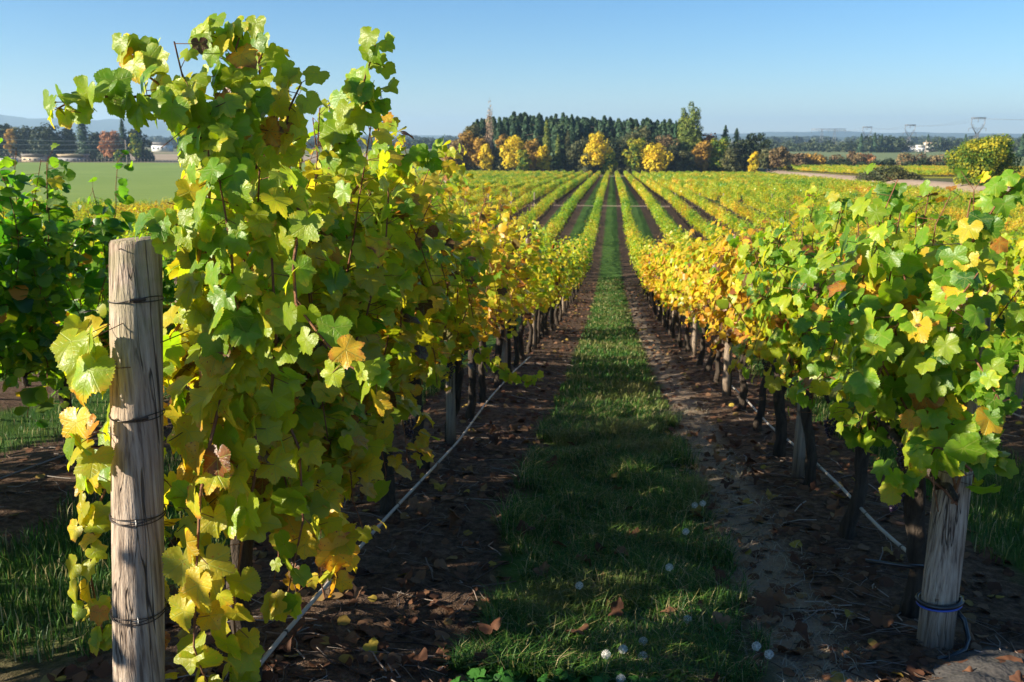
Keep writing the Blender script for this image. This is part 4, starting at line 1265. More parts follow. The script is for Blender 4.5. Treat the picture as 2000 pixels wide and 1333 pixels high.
# dandelion clocks
M_FLUFF = plain('seed_fluff', (.75, .74, .70), .9, .1)
M_DSTEM = plain('dandelion_stem', (.13, .20, .05), .6)
def dandelion_meshes():
    H_ = Geo(); r = np.random.default_rng(5)
    for i in range(85):
        z = 1 - 2 * (i + .5) / 85; a = i * 2.399; q = math.sqrt(1 - z * z)
        d = np.array([q * math.cos(a), q * math.sin(a), z]) * .017 * r.uniform(.85, 1.05)
        H_.tube([d * .18, d], [.00025, .0003], 3, False)
        for j in range(5):
            v = np.cross(d, r.normal(size=3)); v /= np.linalg.norm(v)
            H_.tube([d, d * 1.12 + v * .0055], [.00035, .0002], 3, False)
    H_.tube([(0, 0, -.004), (0, 0, .003)], .004, 8)
    return H_.mesh('seed_head', M_FLUFF, False)
SEED = dandelion_meshes()
DAND = [  # x, y, height, label
    (.02, 3.44, .10, 'left one of the twin white dandelion clocks at the near end of the grass'),
    (.075, 3.45, .10, 'right one of the twin white dandelion clocks at the near end of the grass'),
    (.19, 3.5, .07, 'white dandelion clock just right of the twin clocks'),
    (.17, 3.62, .09, 'white dandelion clock standing behind the twin clocks'),
    (.10, 3.32, .06, 'small dandelion clock below the twin clocks at the bottom edge'),
    (.62, 3.52, .10, 'dandelion clock at the near right corner of the grass strip, upper one'),
    (.67, 3.42, .09, 'dandelion clock at the near right corner of the grass strip, lowest one'),
    (.32, 4.25, .20, 'tall dandelion clock in the shaded middle of the grass strip'),
    (.45, 4.72, .22, 'tall dandelion clock catching the sun near the right edge of the strip'),
    (.62, 5.35, .18, 'dandelion clock at the right edge of the strip beside the pale trodden band'),
    (.54, 5.45, .16, 'paler dandelion clock in the middle distance, left of its neighbour at the strip edge'),
    (-.15, 4.05, .14, 'single dandelion clock in the left half of the shaded grass'),
    (.40, 3.85, .08, 'low dandelion clock among dry grass right of the centre'),
]
def dandelion(x, y, h, label, s=1.0):
    g = float(ground_z(x, y))
    root = empty('dandelion', (x, y, g)); tag(root, label, 'dandelion', 'dandelion clocks')
    r = np.random.default_rng(int(x * 1000 + y * 77) % 99999)
    b = np.array([r.normal(0, .02), r.normal(0, .02), 0])
    G = Geo(); G.tube([(0, 0, 0), b * .5 + [0, 0, h * .5], b + [0, 0, h]], .0016, 5)
    put('stem', G.mesh('stem', M_DSTEM), root)
    o = put('seed_head', SEED, root, tuple(b + [0, 0, h + .004])); o.scale = (s, s, s)
for a in DAND: dandelion(*a)
for x, y in ((-2.7, 6.9), (-2.55, 6.7), (-2.85, 7.1)): dandelion(x, y, .16, 'white dandelion clock in the grass left of the thick post', 1.2)

# ------------------------------------------------------------------ trees
def crown_material(name, stops, trans=.3, rough=.6):
    N = NT(name)
    g = N.n('ShaderNodeNewGeometry')
    r = g.outputs['Random Per Island']
    oi = N.n('ShaderNodeObjectInfo')
    cl = N.smooth(N.noise(N.obj(), .3, 2), .3, .7)
    f = N.math('ADD', N.math('MULTIPLY', r, .5), N.math('MULTIPLY', cl, .55))
    f = N.math('ADD', N.math('SUBTRACT', f, .03), N.math('MULTIPLY', N.math('SUBTRACT', oi.outputs['Random'], .5), .2))
    c = N.ramp(f, stops)
    p = N.principled(c, rough, .2)
    tr = N.n('ShaderNodeBsdfTranslucent'); N.set(tr.inputs['Color'], c)
    mx = N.n('ShaderNodeMixShader'); mx.inputs[0].default_value = trans
    N.set(mx.inputs[1], p); N.set(mx.inputs[2], tr.outputs[0])
    return N.done(mx.outputs[0])
CM = {
 'conifer': crown_material('conifer_needles', [(0, (.018, .045, .022)), (.5, (.040, .085, .040)), (1, (.085, .13, .045))], .12),
 'conifer_blue': crown_material('young_conifer_needles', [(0, (.02, .06, .035)), (1, (.06, .14, .055))], .15),
 'gold': crown_material('golden_leaves', [(0, (.16, .22, .02)), (.3, (.50, .40, .02)), (.8, (.78, .58, .03)), (1, (.70, .42, .03))], .35),
 'orange': crown_material('orange_leaves', [(0, (.18, .12, .03)), (.5, (.42, .24, .04)), (1, (.52, .36, .05))], .3),
 'rust': crown_material('rust_leaves', [(0, (.16, .06, .03)), (.5, (.36, .15, .06)), (1, (.46, .22, .09))], .25),
 'poplar': crown_material('poplar_leaves', [(0, (.05, .09, .02)), (.5, (.12, .17, .03)), (1, (.24, .25, .04))], .25),
 'olive': crown_material('olive_leaves', [(0, (.035, .05, .022)), (.5, (.08, .09, .035)), (1, (.17, .15, .05))], .2),
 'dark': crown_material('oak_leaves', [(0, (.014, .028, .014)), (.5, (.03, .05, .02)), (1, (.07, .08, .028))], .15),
 'bare': crown_material('bare_twigs', [(0, (.26, .17, .11)), (1, (.46, .33, .22))], .1),
 'brown': crown_material('brown_scrub', [(0, (.08, .05, .03)), (.5, (.19, .13, .06)), (1, (.28, .21, .08))], .2),
 'yellowgreen': crown_material('yellow_green_leaves', [(0, (.03, .09, .012)), (.42, (.10, .18, .02)), (.7, (.40, .37, .025)), (1, (.62, .48, .03))], .35),
}
def crown_cards(r, blobs, n, size, up=.3, shell=.55):
    """cards spread through lumpy ellipsoids (cx, cy, cz, rx, ry, rz)"""
    B = np.array(blobs, float)
    vol = B[:, 3] * B[:, 4] * B[:, 5]; vol = vol ** .75
    pick = r.choice(len(B), n, p=vol / vol.sum())
    d = r.normal(size=(n, 3)); d /= np.linalg.norm(d, axis=1)[:, None]
    rad = shell + (1.06 - shell) * r.random(n) ** .6
    P = B[pick, :3] + d * B[pick, 3:] * rad[:, None]
    nn = d + r.normal(0, .45, (n, 3)) + np.array([0, 0, up])
    return P, frames(nn, r.normal(size=(n, 3)) + [0, 0, -.4]), size * r.uniform(.55, 1.3, n)

def round_blobs(r, h, w, n=14, low=.18):
    n = int(n * 1.7)
    out = []
    for i in range(n):
        f = (i + .5) / n
        z = h * (low + (.92 - low) * f)
        env = w / 2 * math.sin(math.pi * (.18 + .74 * f)) ** .7
        a = i * 2.4 + r.uniform(-.4, .4)
        q = env * r.uniform(.2, .85)
        s = w * r.uniform(.10, .20)
        out.append((q * math.cos(a), q * math.sin(a), z, s, s, s * r.uniform(.75, 1.1)))
    return out
def column_blobs(r, h, w, n=12, low=.06):
    out = []
    for i in range(n):
        f = (i + .5) / n
        env = w / 2 * np.interp(f, [0, .15, .45, .8, 1], [.5, .9, 1, .7, .18])
        out.append((r.normal(0, w * .07), r.normal(0, w * .07), h * (low + (1 - low) * f * .96), env * r.uniform(.8, 1.1), env, h / n * .95))
    return out
_tree_cache = {}
def crown_mesh(kind, shape, h, w, n, size, seed):
    key = (kind, shape, round(h / 3), round(w / 2), n, seed)
    r = np.random.default_rng(seed)
    if shape == 'conifer':
        f = r.random(n) ** .8
        z = h * (.04 + .96 * f); a_ = r.uniform(0, 2 * np.pi, n)
        lay = .6 + .4 * np.abs(np.sin(f * h * 1.5 + r.uniform(0, 6)))
        env = w / 2 * (1 - f) ** .75 * lay * (.8 + .3 * np.sin(a_ * 2 + f * 9)) + .1
        a = a_
        bough = .72 + .28 * np.sin(a * 5 + f * 31)
        q = env * bough * (.35 + .65 * r.random(n) ** .5)
        P = np.column_stack([np.cos(a) * q, np.sin(a) * q, z - q * .28])
        out = np.column_stack([np.cos(a), np.sin(a), np.full(n, .65)]) + r.normal(0, .4, (n, 3))
        R = frames(out, np.column_stack([np.cos(a), np.sin(a), np.full(n, -.55)]) + r.normal(0, .2, (n, 3)))
        S = size * r.uniform(.6, 1.3, n) * (1.1 - .5 * f)
    else:
        bl = round_blobs(r, h, w, 16, .24) if shape == 'round' else round_blobs(r, h, w, 16, .05) if shape == 'bush' else column_blobs(r, h, w)
        P, R, S = crown_cards(r, bl, n, size)
        ok = P[:, 2] > .1; P, R, S = P[ok], R[ok], S[ok]
    return scatter(T_CARD, P, R, S, None, 'crown', CM[kind], r)
def trunk_mesh(h, w, shape, seed, mat):
    r = np.random.default_rng(seed + 5)
    G = Geo()
    top = h * (.96 if shape == 'conifer' else .8 if shape == 'column' else .62)
    m = 7; z = np.linspace(-.3, top, m)
    wob = np.cumsum(r.normal(0, h * .006, (m, 2)), axis=0); wob[0] = 0
    r0 = max(.12, h * .018)
    G.tube(np.column_stack([wob, z]), np.linspace(r0, r0 * .18, m), 7, True, .06, seed)
    for i in range(7 if shape in ('round', 'bush') else 3):
        z0 = top * r.uniform(.3, .9); a = r.uniform(0, 6.28); L = w * (.36 if shape != 'column' else .15)
        rise = L * (.9 if shape != 'conifer' else -.1)
        G.tube([(0, 0, z0), (math.cos(a) * L * .5, math.sin(a) * L * .5, z0 + rise * .55), (math.cos(a) * L, math.sin(a) * L, z0 + rise)], [r0 * .45, r0 * .28, r0 * .1], 5)
    return G.mesh('trunk', mat)
def tree(name, X, Y, h, w, kind, shape, label, cat='tree', group=None, n=700, size=.5, seed=1, z=None, trunk=None):
    g = float(ground_z(X, Y)) if z is None else z
    root = empty(name, (X, Y, g)); tag(root, label, cat, group)
    put('trunk', trunk_mesh(h, w, shape, seed, M_POPBARK if kind == 'bare' else M_TREEBARK), root)
    put('crown', crown_mesh(kind, shape, h, w, n, size, seed), root)
    return root
def copy_tree(root, X, Y, s, label, group, cat='tree', rz=0, name=None):
    c = root.copy(); COL.objects.link(c); c.location = (X, Y, float(ground_z(X, Y)) - .1); c.scale = (s * random.uniform(.85, 1.15), s * random.uniform(.85, 1.15), s); c.rotation_euler = (0, 0, rz)
    c['label'] = label; c['group'] = group
    for ch in root.children:
        d = ch.copy(); COL.objects.link(d); d.parent = c
    return c
def by_px(px, ytop, Y):
    X = side(px, Y); g = float(ground_z(X, Y))
    return X, height_at(px, ytop, X, Y) - g

# conifers of the wood: five kinds, copied
rr = random.Random(12)
protos = []
WOODG = 'dark conifers of the wood at the end of the rows'
tops = [(905, 262), (925, 240), (945, 232), (970, 228), (1000, 224), (1030, 222), (1060, 226), (1100, 224), (1140, 226), (1165, 230), (1200, 232), (1230, 232), (1260, 234), (1290, 233), (1325, 238)]
cx = [q[0] for q in tops]; cyy = [q[1] for q in tops]
first = True
for row, Yr in enumerate((352, 362, 374, 388)):
    px = 908 + row * 4
    while px < 1330:
        yt = np.interp(px, cx, cyy) + (rr.uniform(-8, 16) if row < 3 else rr.uniform(-2, 8)) + (10 if row == 0 and px > 1160 else 0) + (3 - row) * 3
        X, h = by_px(px, yt, Yr)
        Yj = Yr + rr.uniform(-7, 7)
        if len(protos) < 6:
            q = tree('conifer', X, Yj, h, rr.uniform(12, 17), 'conifer', 'conifer', 'tall dark green conifer in the wood behind the golden trees', group=WOODG, n=2200, size=.7, seed=60 + len(protos))
            protos.append((q, h))
        else:
            q, hp = protos[rr.randrange(6)]
            copy_tree(q, X, Yj, h / hp, 'tall dark green conifer in the wood behind the golden trees', WOODG, rz=rr.uniform(0, 6))
        px += rr.uniform(5, 19) if row < 3 else rr.uniform(4, 10)

TREES = [ # px, ytop, Y, width m, kind, shape, name, label
 (957, 193, 338, 3.4, 'bare', 'column', 'poplar_tree', 'bare tall narrow poplar rising above the left end of the wood'),
 (1350, 198, 338, 8.0, 'poplar', 'column', 'poplar_tree', 'tallest green columnar poplar at the right of the wood'),
 (1336, 210, 339, 6.4, 'poplar', 'column', 'poplar_tree', 'slightly lower poplar pressed against the left of the tallest one'),
 (1366, 252, 336, 2.4, 'poplar', 'column', 'poplar_tree', 'small poplar at the right foot of the tallest poplar'),
 (1068, 234, 336, 2.8, 'poplar', 'column', 'poplar_tree', 'slim pale green poplar between the orange tree and the dark wood'),
 (1090, 262, 335, 2.0, 'poplar', 'column', 'poplar_tree', 'short slim poplar right of the slim pale green one'),
 (1108, 254, 336, 2.6, 'olive', 'column', 'poplar_tree', 'slim grey-green poplar left of the tallest golden tree'),
 (1318, 236, 342, 5.4, 'conifer_blue', 'conifer', 'conifer', 'bright blue-green young conifer left of the tall poplars'),
 (1003, 265, 326, 8.2, 'gold', 'round', 'golden_tree', 'leftmost round golden-yellow tree at the foot of the wood'),
 (1040, 270, 327, 7.0, 'orange', 'round', 'golden_tree', 'orange-gold tree just right of the leftmost golden one'),
 (1062, 285, 325, 5.0, 'gold', 'round', 'golden_tree', 'small yellow tree tucked between the orange tree and a slim poplar'),
 (1166, 258, 322, 8.4, 'gold', 'round', 'golden_tree', 'tallest bright golden tree, standing at the end of the grass aisle'),
 (1242, 270, 324, 7.6, 'yellowgreen', 'round', 'tree', 'yellow-green tree left of the low bright yellow one'),
 (1280, 280, 321, 9.4, 'gold', 'round', 'golden_tree', 'low wide bright yellow tree at the right foot of the wood'),
 (1300, 262, 334, 8, 'brown', 'round', 'tree', 'brownish tree behind the low wide yellow tree'),
 (1255, 246, 340, 10, 'olive', 'round', 'tree', 'broad grey-olive tree before the right part of the wood'),
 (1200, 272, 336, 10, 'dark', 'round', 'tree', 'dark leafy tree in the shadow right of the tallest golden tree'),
 (1125, 280, 330, 7.5, 'olive', 'round', 'tree', 'grey-olive rounded tree left of the tallest golden tree'),
 (975, 288, 330, 6.5, 'olive', 'round', 'tree', 'grey-olive tree left of the leftmost golden tree'),
 (912, 256, 334, 8.2, 'orange', 'round', 'tree', 'orange-brown tree at the left end of the wood'),
 (893, 272, 332, 8, 'brown', 'round', 'tree', 'brown-olive tree at the very left edge of the wood'),
 (938, 268, 332, 6.5, 'orange', 'round', 'tree', 'amber tree between the left end of the wood and the bare poplar'),
 (948, 282, 328, 5, 'gold', 'round', 'tree', 'small yellow tree in front of the bare poplar'),
 (880, 290, 330, 7, 'orange', 'bush', 'shrub', 'low orange shrub at the left foot of the wood'),
 (1385, 262, 345, 9, 'rust', 'round', 'tree', 'reddish tree right of the tall poplars'),
 (1405, 270, 332, 8.5, 'yellowgreen', 'round', 'tree', 'yellow-olive tree in front of the reddish one'),
 (1415, 245, 346, 9.5, 'conifer', 'conifer', 'conifer', 'pointed dark conifer behind the yellow-olive tree'),
 (1437, 251, 342, 9.5, 'conifer', 'conifer', 'conifer', 'second pointed dark conifer, right of the first behind the yellow-olive tree'),
 (1478, 258, 345, 9, 'dark', 'round', 'oak_tree', 'round-topped dark oak at the right end of the wood'),
 (1452, 275, 336, 9, 'dark', 'round', 'tree', 'dark tree between the pointed conifers and the round oak'),
 (925, 240, 350, 9, 'olive', 'round', 'tree', 'olive tree above the orange-brown one at the left end of the wood'),
 (982, 262, 342, 7, 'orange', 'round', 'tree', 'dull orange tree behind and left of the leftmost golden tree'),
 (1022, 292, 320, 4.5, 'yellowgreen', 'bush', 'shrub', 'low yellow-green shrub between the leftmost golden tree and the orange one'),
 (1142, 268, 338, 8, 'olive', 'round', 'tree', 'soft olive tree close behind the left of the tallest golden tree'),
 (1148, 300, 321, 5, 'olive', 'bush', 'shrub', 'grey-green shrub at the left foot of the tallest golden tree'),
 (1190, 298, 322, 5, 'yellowgreen', 'bush', 'shrub', 'green shrub at the right foot of the tallest golden tree'),
 (1228, 258, 342, 9, 'olive', 'round', 'tree', 'tall soft olive tree behind the yellow-green one'),
 (1310, 284, 330, 7, 'olive', 'round', 'tree', 'olive tree filling the gap left of the poplars'),
 (1340, 296, 326, 6, 'olive', 'bush', 'shrub', 'dull green shrub at the foot of the poplars'),
 (1372, 276, 330, 6, 'orange', 'round', 'tree', 'orange-tinged tree right of the poplar foot'),
 (1432, 290, 326, 6.5, 'olive', 'round', 'tree', 'grey-green tree in front of the pointed conifers'),
 (1473, 296, 320, 3.5, 'gold', 'bush', 'shrub', 'small bright yellow shrub at the right end of the wood'),
 (1500, 292, 326, 6.5, 'olive', 'round', 'tree', 'olive rounded small tree beside the dirt track'),
 (1522, 290, 322, 8.0, 'brown', 'round', 'tree', 'brown-gold rounded tree beside the dirt track'),
 (1560, 300, 372, 6, 'brown', 'bush', 'shrub', 'reddish brown bush right of the tree beside the track'),
 (1590, 303, 378, 8, 'orange', 'bush', 'shrub', 'tan bush in the hedge beyond the yellow field'),
 (1665, 297, 392, 5, 'brown', 'bush', 'shrub', 'small brown bush in the hedge, left of the round rusty one'),
 (1693, 303, 385, 8, 'rust', 'bush', 'shrub', 'round rusty bush in the hedge beyond the yellow field'),
]
for i, (px, yt, Y, w_, kind, shape, nm, lab) in enumerate(TREES):
    X, h = by_px(px, yt, Y)
    dense = {'column': 3200, 'conifer': 1800, 'round': 1900, 'bush': 1400}[shape]
    tree(nm, X, Y, h, w_ * (1.25 if shape in ('round', 'bush') else 1.1), kind, shape, lab, cat='shrub' if nm == 'shrub' else 'tree', n=(dense if h < 20 else 5500) if kind != 'bare' else 1500, size=(.42 if shape != 'column' else .36) if kind != 'bare' else .2, seed=200 + i)
# undergrowth along the foot of the wood and the hedge across the yellow field
def hedge(name, pts, hgt, wid, kind, label, n, size, seed):
    r = np.random.default_rng(seed)
    pts = np.array(pts, float)
    bl = []
    for i in range(int(np.linalg.norm(np.diff(pts, axis=0), axis=1).sum() / (wid * .7))):
        f = r.random() * (len(pts) - 1); k = int(f); q = pts[k] + (pts[k + 1] - pts[k]) * (f - k)
        s = hgt * r.uniform(.35, .75)
        bl.append((q[0], q[1], float(ground_z(q[0], q[1])) + s * .6, wid * .6, wid * .5, s))
    P, R, S = crown_cards(r, bl, n, size)
    tag(put(name, scatter(T_CARD, P, R, S, None, name, CM[kind], r)), label, 'undergrowth', kind='stuff')
hedge('undergrowth', [(side(880, 335), 335), (side(1490, 335), 335)], 4.2, 5, 'olive', 'grey-green undergrowth along the foot of the wood', 9000, .45, 1)
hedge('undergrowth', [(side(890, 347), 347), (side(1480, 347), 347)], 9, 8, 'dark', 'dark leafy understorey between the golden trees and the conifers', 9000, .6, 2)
hedge('hedge', [(side(1540, 372), 372), (side(1700, 385), 385), (side(1905, 395), 395)], 5.0, 5, 'brown', 'brown scrubby hedge beyond the yellow field', 9000, .42, 3)
hedge('hedge', [(side(1560, 370), 370), (side(1905, 392), 392)], 3.2, 4, 'dark', 'low dark green growth at the foot of the brown hedge', 5000, .4, 4)

X, h = by_px(1925, 274, 150)
tree('bush', X, 150, h, 11.5, 'yellowgreen', 'bush', 'large round yellow and green bush at the right edge of the vineyard', cat='bush', n=17000, size=.17, seed=301)
X, h = by_px(1700, 347, 186)
r_ = np.random.default_rng(8)
SM = 1.5
P, R, S = crown_cards(r_, [(-3.4, 0, .3, 3.2, 1.8, 1.5), (0, 0, .8, 3.8, 2.4, 2.2), (3.4, 0, .3, 3.0, 1.8, 1.4)], 4500, .22)
ok = P[:, 2] > 0
tag(put('bramble_mound', scatter(T_CARD, P[ok], R[ok], S[ok], None, 'bramble_mound', CM['olive'], r_), None, (X + 5, 190, float(ground_z(X + 5, 190)))), 'low grey-green bramble mound beside the dirt track', 'bush')

# left: farm trees beyond the green field
LT = [
 (165, 226, 515, 20, 'conifer', 'conifer', 'conifer', 'tall dark spreading fir left of the rust-coloured tree', 1800),
 (243, 232, 520, 13, 'conifer', 'conifer', 'conifer', 'narrow tall fir rising behind the rust-coloured tree', 1300),
 (135, 249, 522, 15, 'dark', 'round', 'oak_tree', 'dark round tree just left of the tall spreading fir', 1500),
 (92, 249, 515, 26, 'dark', 'round', 'oak_tree', 'broad dark oak with a domed crown beyond the green field', 2600),
 (45, 252, 520, 22, 'dark', 'round', 'oak_tree', 'dark oak left of the domed one, beyond the green field', 2200),
 (15, 244, 530, 20, 'dark', 'round', 'oak_tree', 'dark oak at the left edge of the view beyond the green field', 2000),
 (25, 248, 512, 9, 'orange', 'round', 'tree', 'small orange-topped tree among the dark oaks at the left edge', 900),
 (190, 262, 524, 13, 'dark', 'round', 'tree', 'dark tree filling the gap between the fir and the rust-coloured tree', 1300),
 (218, 258, 508, 17, 'rust', 'round', 'maple_tree', 'rust-coloured round tree behind the utility pole', 2000),
 (268, 252, 514, 15, 'dark', 'round', 'tree', 'dark tree right of the narrow fir', 1600),
 (266, 258, 505, 8, 'yellowgreen', 'round', 'tree', 'yellow-green tree at the right end of the farm trees', 1000),
 (232, 293, 502, 6, 'yellowgreen', 'bush', 'shrub', 'small yellow shrub at the foot of the rust-coloured tree', 500),
 (-40, 240, 520, 26, 'dark', 'round', 'oak_tree', 'dark oak just beyond the left edge of the view', 2000),
]
for i, (px, yt, Y, w_, kind, shape, nm, lab, n) in enumerate(LT):
    X, h = by_px(px, yt, Y)
    tree(nm, X, Y, h, w_, kind, shape, lab, cat='shrub' if nm == 'shrub' else 'tree', n=n, size=.8, seed=330 + i)
hedge('undergrowth', [(side(-60, 512), 512), (side(290, 514), 514)], 7, 8, 'dark', 'dark undergrowth beneath the farm trees at the left', 6000, .7, 6)

# utility poles and wires at the left
M_POLE = plain('pole_wood', (.30, .25, .21), .9, .1)
def pole(X, Y, h, label, w_=.16, arm=True):
    g = float(ground_z(X, Y)); root = empty('utility_pole', (X, Y, g)); tag(root, label, 'utility pole')
    G = Geo(); G.tube([(0, 0, -.2), (0, 0, h)], [w_ * 1.3, w_], 8); put('pole_shaft', G.mesh('pole_shaft', M_POLE), root)
    if arm:
        G = Geo(); G.box((0, 0, h - .8), (.14, 2.4, .14)); put('crossarm', G.mesh('crossarm', M_POLE, False), root)
X0, h0 = by_px(247, 274, 452)
pole(X0, 452, h0, 'pale utility pole in front of the rust-coloured tree', .26)
X1, h1 = by_px(1807, 275, 613)
pole(X1, 613, h1, 'pale wooden pole in the flat field left of the large bush', .3, False)
M_LINE = plain('power_line', (.35, .35, .35), .5)
for q, (ya, yb, lab) in enumerate(((276, 262, 'topmost'), (281, 276, 'middle'), (291, 287, 'lowest'))):
    a = np.array([side(247, 452), 452, height_at(247, ya, 0, 452)]); b = np.array([side(-160, 330), 330, height_at(-160, yb, 0, 330)])
    tt = np.linspace(0, 1, 20)[:, None]
    P = a + (b - a) * tt; P[:, 2] -= 1.0 * 4 * (tt * (1 - tt))[:, 0]
    G = Geo(); G.tube(P, .09, 4)
    tag(put('power_line', G.mesh('power_line', M_LINE)), f'{lab} of the three power lines crossing before the farm trees', 'power line', 'power lines before the farm trees')

# fence along the far side of the green field
fr = empty('field_fence', (side(20, 494), 494, -11.7)); tag(fr, 'low post fence along the far edge of the green field', 'fence')
pm = None
for px in range(8, 340, 7):
    X = side(px, 494)
    if pm is None:
        G = Geo(); G.tube([(0, 0, -.2), (0, 0, 1.9)], .11, 5); pm = G.mesh('fence_post', M_POLE)
    put('fence_post', pm, fr, (X - fr.location.x, 0, float(ground_z(X, 494)) + 11.7))

# buildings
M_WHITE = plain('white_paint', (.60, .59, .57), .6, .3, var=.04)
M_ROOFG = plain('grey_roof', (.22, .21, .21), .7, .2)
M_ROOFT = plain('tan_roof', (.42, .34, .24), .8, .2)
M_GLASS = plain('window_glass', (.03, .04, .05), .15, .6)
def house(X, Y, lx, ly, hw, hr, wall, roof, label, nwin=4, name='farm_building', cat='building', rz=0, z=None):
    root = empty(name, (X, Y, float(ground_z(X, Y)) if z is None else z), rz); tag(root, label, cat)
    G = Geo(); G.box((0, 0, hw / 2), (lx, ly, hw))
    e = lx / 2 - .05
    for s_ in (-1, 1): G.add([(s_ * e, -ly / 2, hw), (s_ * e, ly / 2, hw), (s_ * e, 0, hw + hr)], None, [[0, 1, 2]])
    put('wall', G.mesh('wall', wall, False), root)
    for s_ in (-1, 1):
        a = math.atan2(hr, ly / 2); L = math.hypot(hr, ly / 2) + .4
        Rm = np.array([[1, 0, 0], [0, math.cos(a), s_ * -math.sin(a)], [0, s_ * math.sin(a), math.cos(a)]])
        G = Geo(); G.box((0, s_ * (ly / 4 + .1), hw + hr / 2 + .06), (lx + .8, L, .14), Rm)
        put('roof', G.mesh('roof', roof, False), root)
    for i in range(nwin):
        x = -lx / 2 + lx * (i + .5) / nwin
        G = Geo(); G.box((x, -ly / 2 - .03, hw * .55), (lx / nwin * .4, .08, hw * .35)); put('window', G.mesh('window', M_GLASS, False), root)
house(side(1754, 955), 955, 12, 10, 4.2, 1.6, M_WHITE, M_WHITE, 'leftmost low white farm shed in the flat fields at the right')
house(side(1775, 958), 958, 16, 10, 4.0, 1.5, M_WHITE, M_WHITE, 'middle long white farm shed in the flat fields at the right')
house(side(1797, 950), 950, 7, 8, 4.2, 2.2, M_WHITE, M_WHITE, 'small gabled white shed right of the long one', 2)
house(side(1816, 970), 970, 11, 10, 6.0, 3.0, M_WHITE, M_ROOFT, 'taller white house with a tan roof among trees at the right', 3)
house(side(10, 486), 486, 11, 5, 1.6, .5, M_WHITE, M_WHITE, 'long low white shed at the left edge beyond the green field', 3)
house(side(70, 507), 507, 13, 8, 2.6, 1.6, M_ROOFT, M_ROOFG, 'tan low house in the shade under the dark oaks', 4)
house(side(143, 503), 503, 15, 8, 2.4, 1.8, M_ROOFG, M_ROOFT, 'farmhouse with a pale tan roof under the spreading fir', 4)
house(side(318, 900), 900, 18, 10, 6, 3, M_WHITE, M_ROOFG, 'pale distant barn right of the farm trees', 4)
house(side(838, 470), 470, 9, 7, 2.6, 1.6, M_WHITE, M_ROOFG, 'small white house left of the wood', 3)

# pylons
M_STEEL = plain('pylon_steel', (.16, .17, .19), .5, .4, .5)
def pylon(X, Y, h, label, style='heart', s=1.0):
    root = empty('pylon', (X, Y, float(ground_z(X, Y))), 0); tag(root, label, 'pylon', 'transmission towers on the horizon')
    b = .30 * s
    G = Geo(); wb, ww = 3.4 * s, 1.0 * s; zw = h * .56
    for sx in (-1, 1):
        for sy in (-1, 1):
            G.tube([(sx * wb, sy * wb, 0), (sx * ww, sy * ww, zw)], b, 4)
    zz = np.linspace(0, zw, 6)
    for a_, c_ in zip(zz[:-1], zz[1:]):
        wa = wb + (ww - wb) * a_ / zw; wc = wb + (ww - wb) * c_ / zw
        for sy in (-1, 1):
            G.tube([(-wa, sy * wa, a_), (wc, sy * wc, c_)], b * .6, 3); G.tube([(wa, sy * wa, a_), (-wc, sy * wc, c_)], b * .6, 3)
    put('lattice_legs', G.mesh('lattice_legs', M_STEEL, False), root)
    H = Geo(); wt = 6.2 * s
    for sx in (-1, 1):
        for sy in (-.5, .5):
            H.tube([(sx * ww, sy * 2 * ww, zw), (sx * 4.6 * s, sy, h * .72), (sx * wt, sy * .6, h * .84), (sx * wt * .97, sy * .4, h)], b, 4)
        H.tube([(sx * ww, 0, zw), (0, 0, h * .66), (sx * 3.6 * s, 0, h * .70)], b * .7, 3)
        H.tube([(0, 0, h * .7), (sx * 3.2 * s, 0, h * .72), (sx * 4.6 * s, 0, h * .82)], b * .7, 3)
    put('window_frame', H.mesh('window_frame', M_STEEL, False), root)
    A = Geo()
    for dz in (0, -1.0 * s): A.tube([(-wt * 1.12, 0, h + dz), (wt * 1.12, 0, h + dz)], b, 4)
    n_ = 8
    for i in range(n_): A.tube([(-wt + i * 2 * wt / n_, 0, h - s), (-wt + (i + .5) * 2 * wt / n_, 0, h), (-wt + (i + 1) * 2 * wt / n_, 0, h - s)], b * .6, 3)
    put('crossbeam', A.mesh('crossbeam', M_STEEL, False), root)
    for sx in (-1, 0, 1):
        I = Geo(); xx = sx * wt * (1.0 if sx else 0) * 1.05
        z1 = h * .86 if sx else h - s
        if sx: I.tube([(sx * 4.6 * s, 0, h * .72), (sx * wt * 1.3, 0, h * .70)], b * .7, 3); I.tube([(sx * wt * 1.3, 0, h * .70), (sx * wt * 1.3, 0, h * .62)], b * .9, 4)
        else: I.tube([(0, 0, h - s), (0, 0, h - 4.5 * s)], b * .9, 4)
        put('insulator', I.mesh('insulator', M_STEEL, False), root)
    return root
pyl = []
for px, yt, Y, lab in ((1904, 230, 872, 'tallest lattice power pylon above the large bush'), (1773, 244, 980, 'power pylon just left of the white farm sheds'), (1690, 248, 1050, 'fainter power pylon among dark conifers')):
    X, h = by_px(px, yt, Y); pylon(X, Y, h, lab, s=h / 34); pyl.append((X, Y, h + float(ground_z(X, Y))))
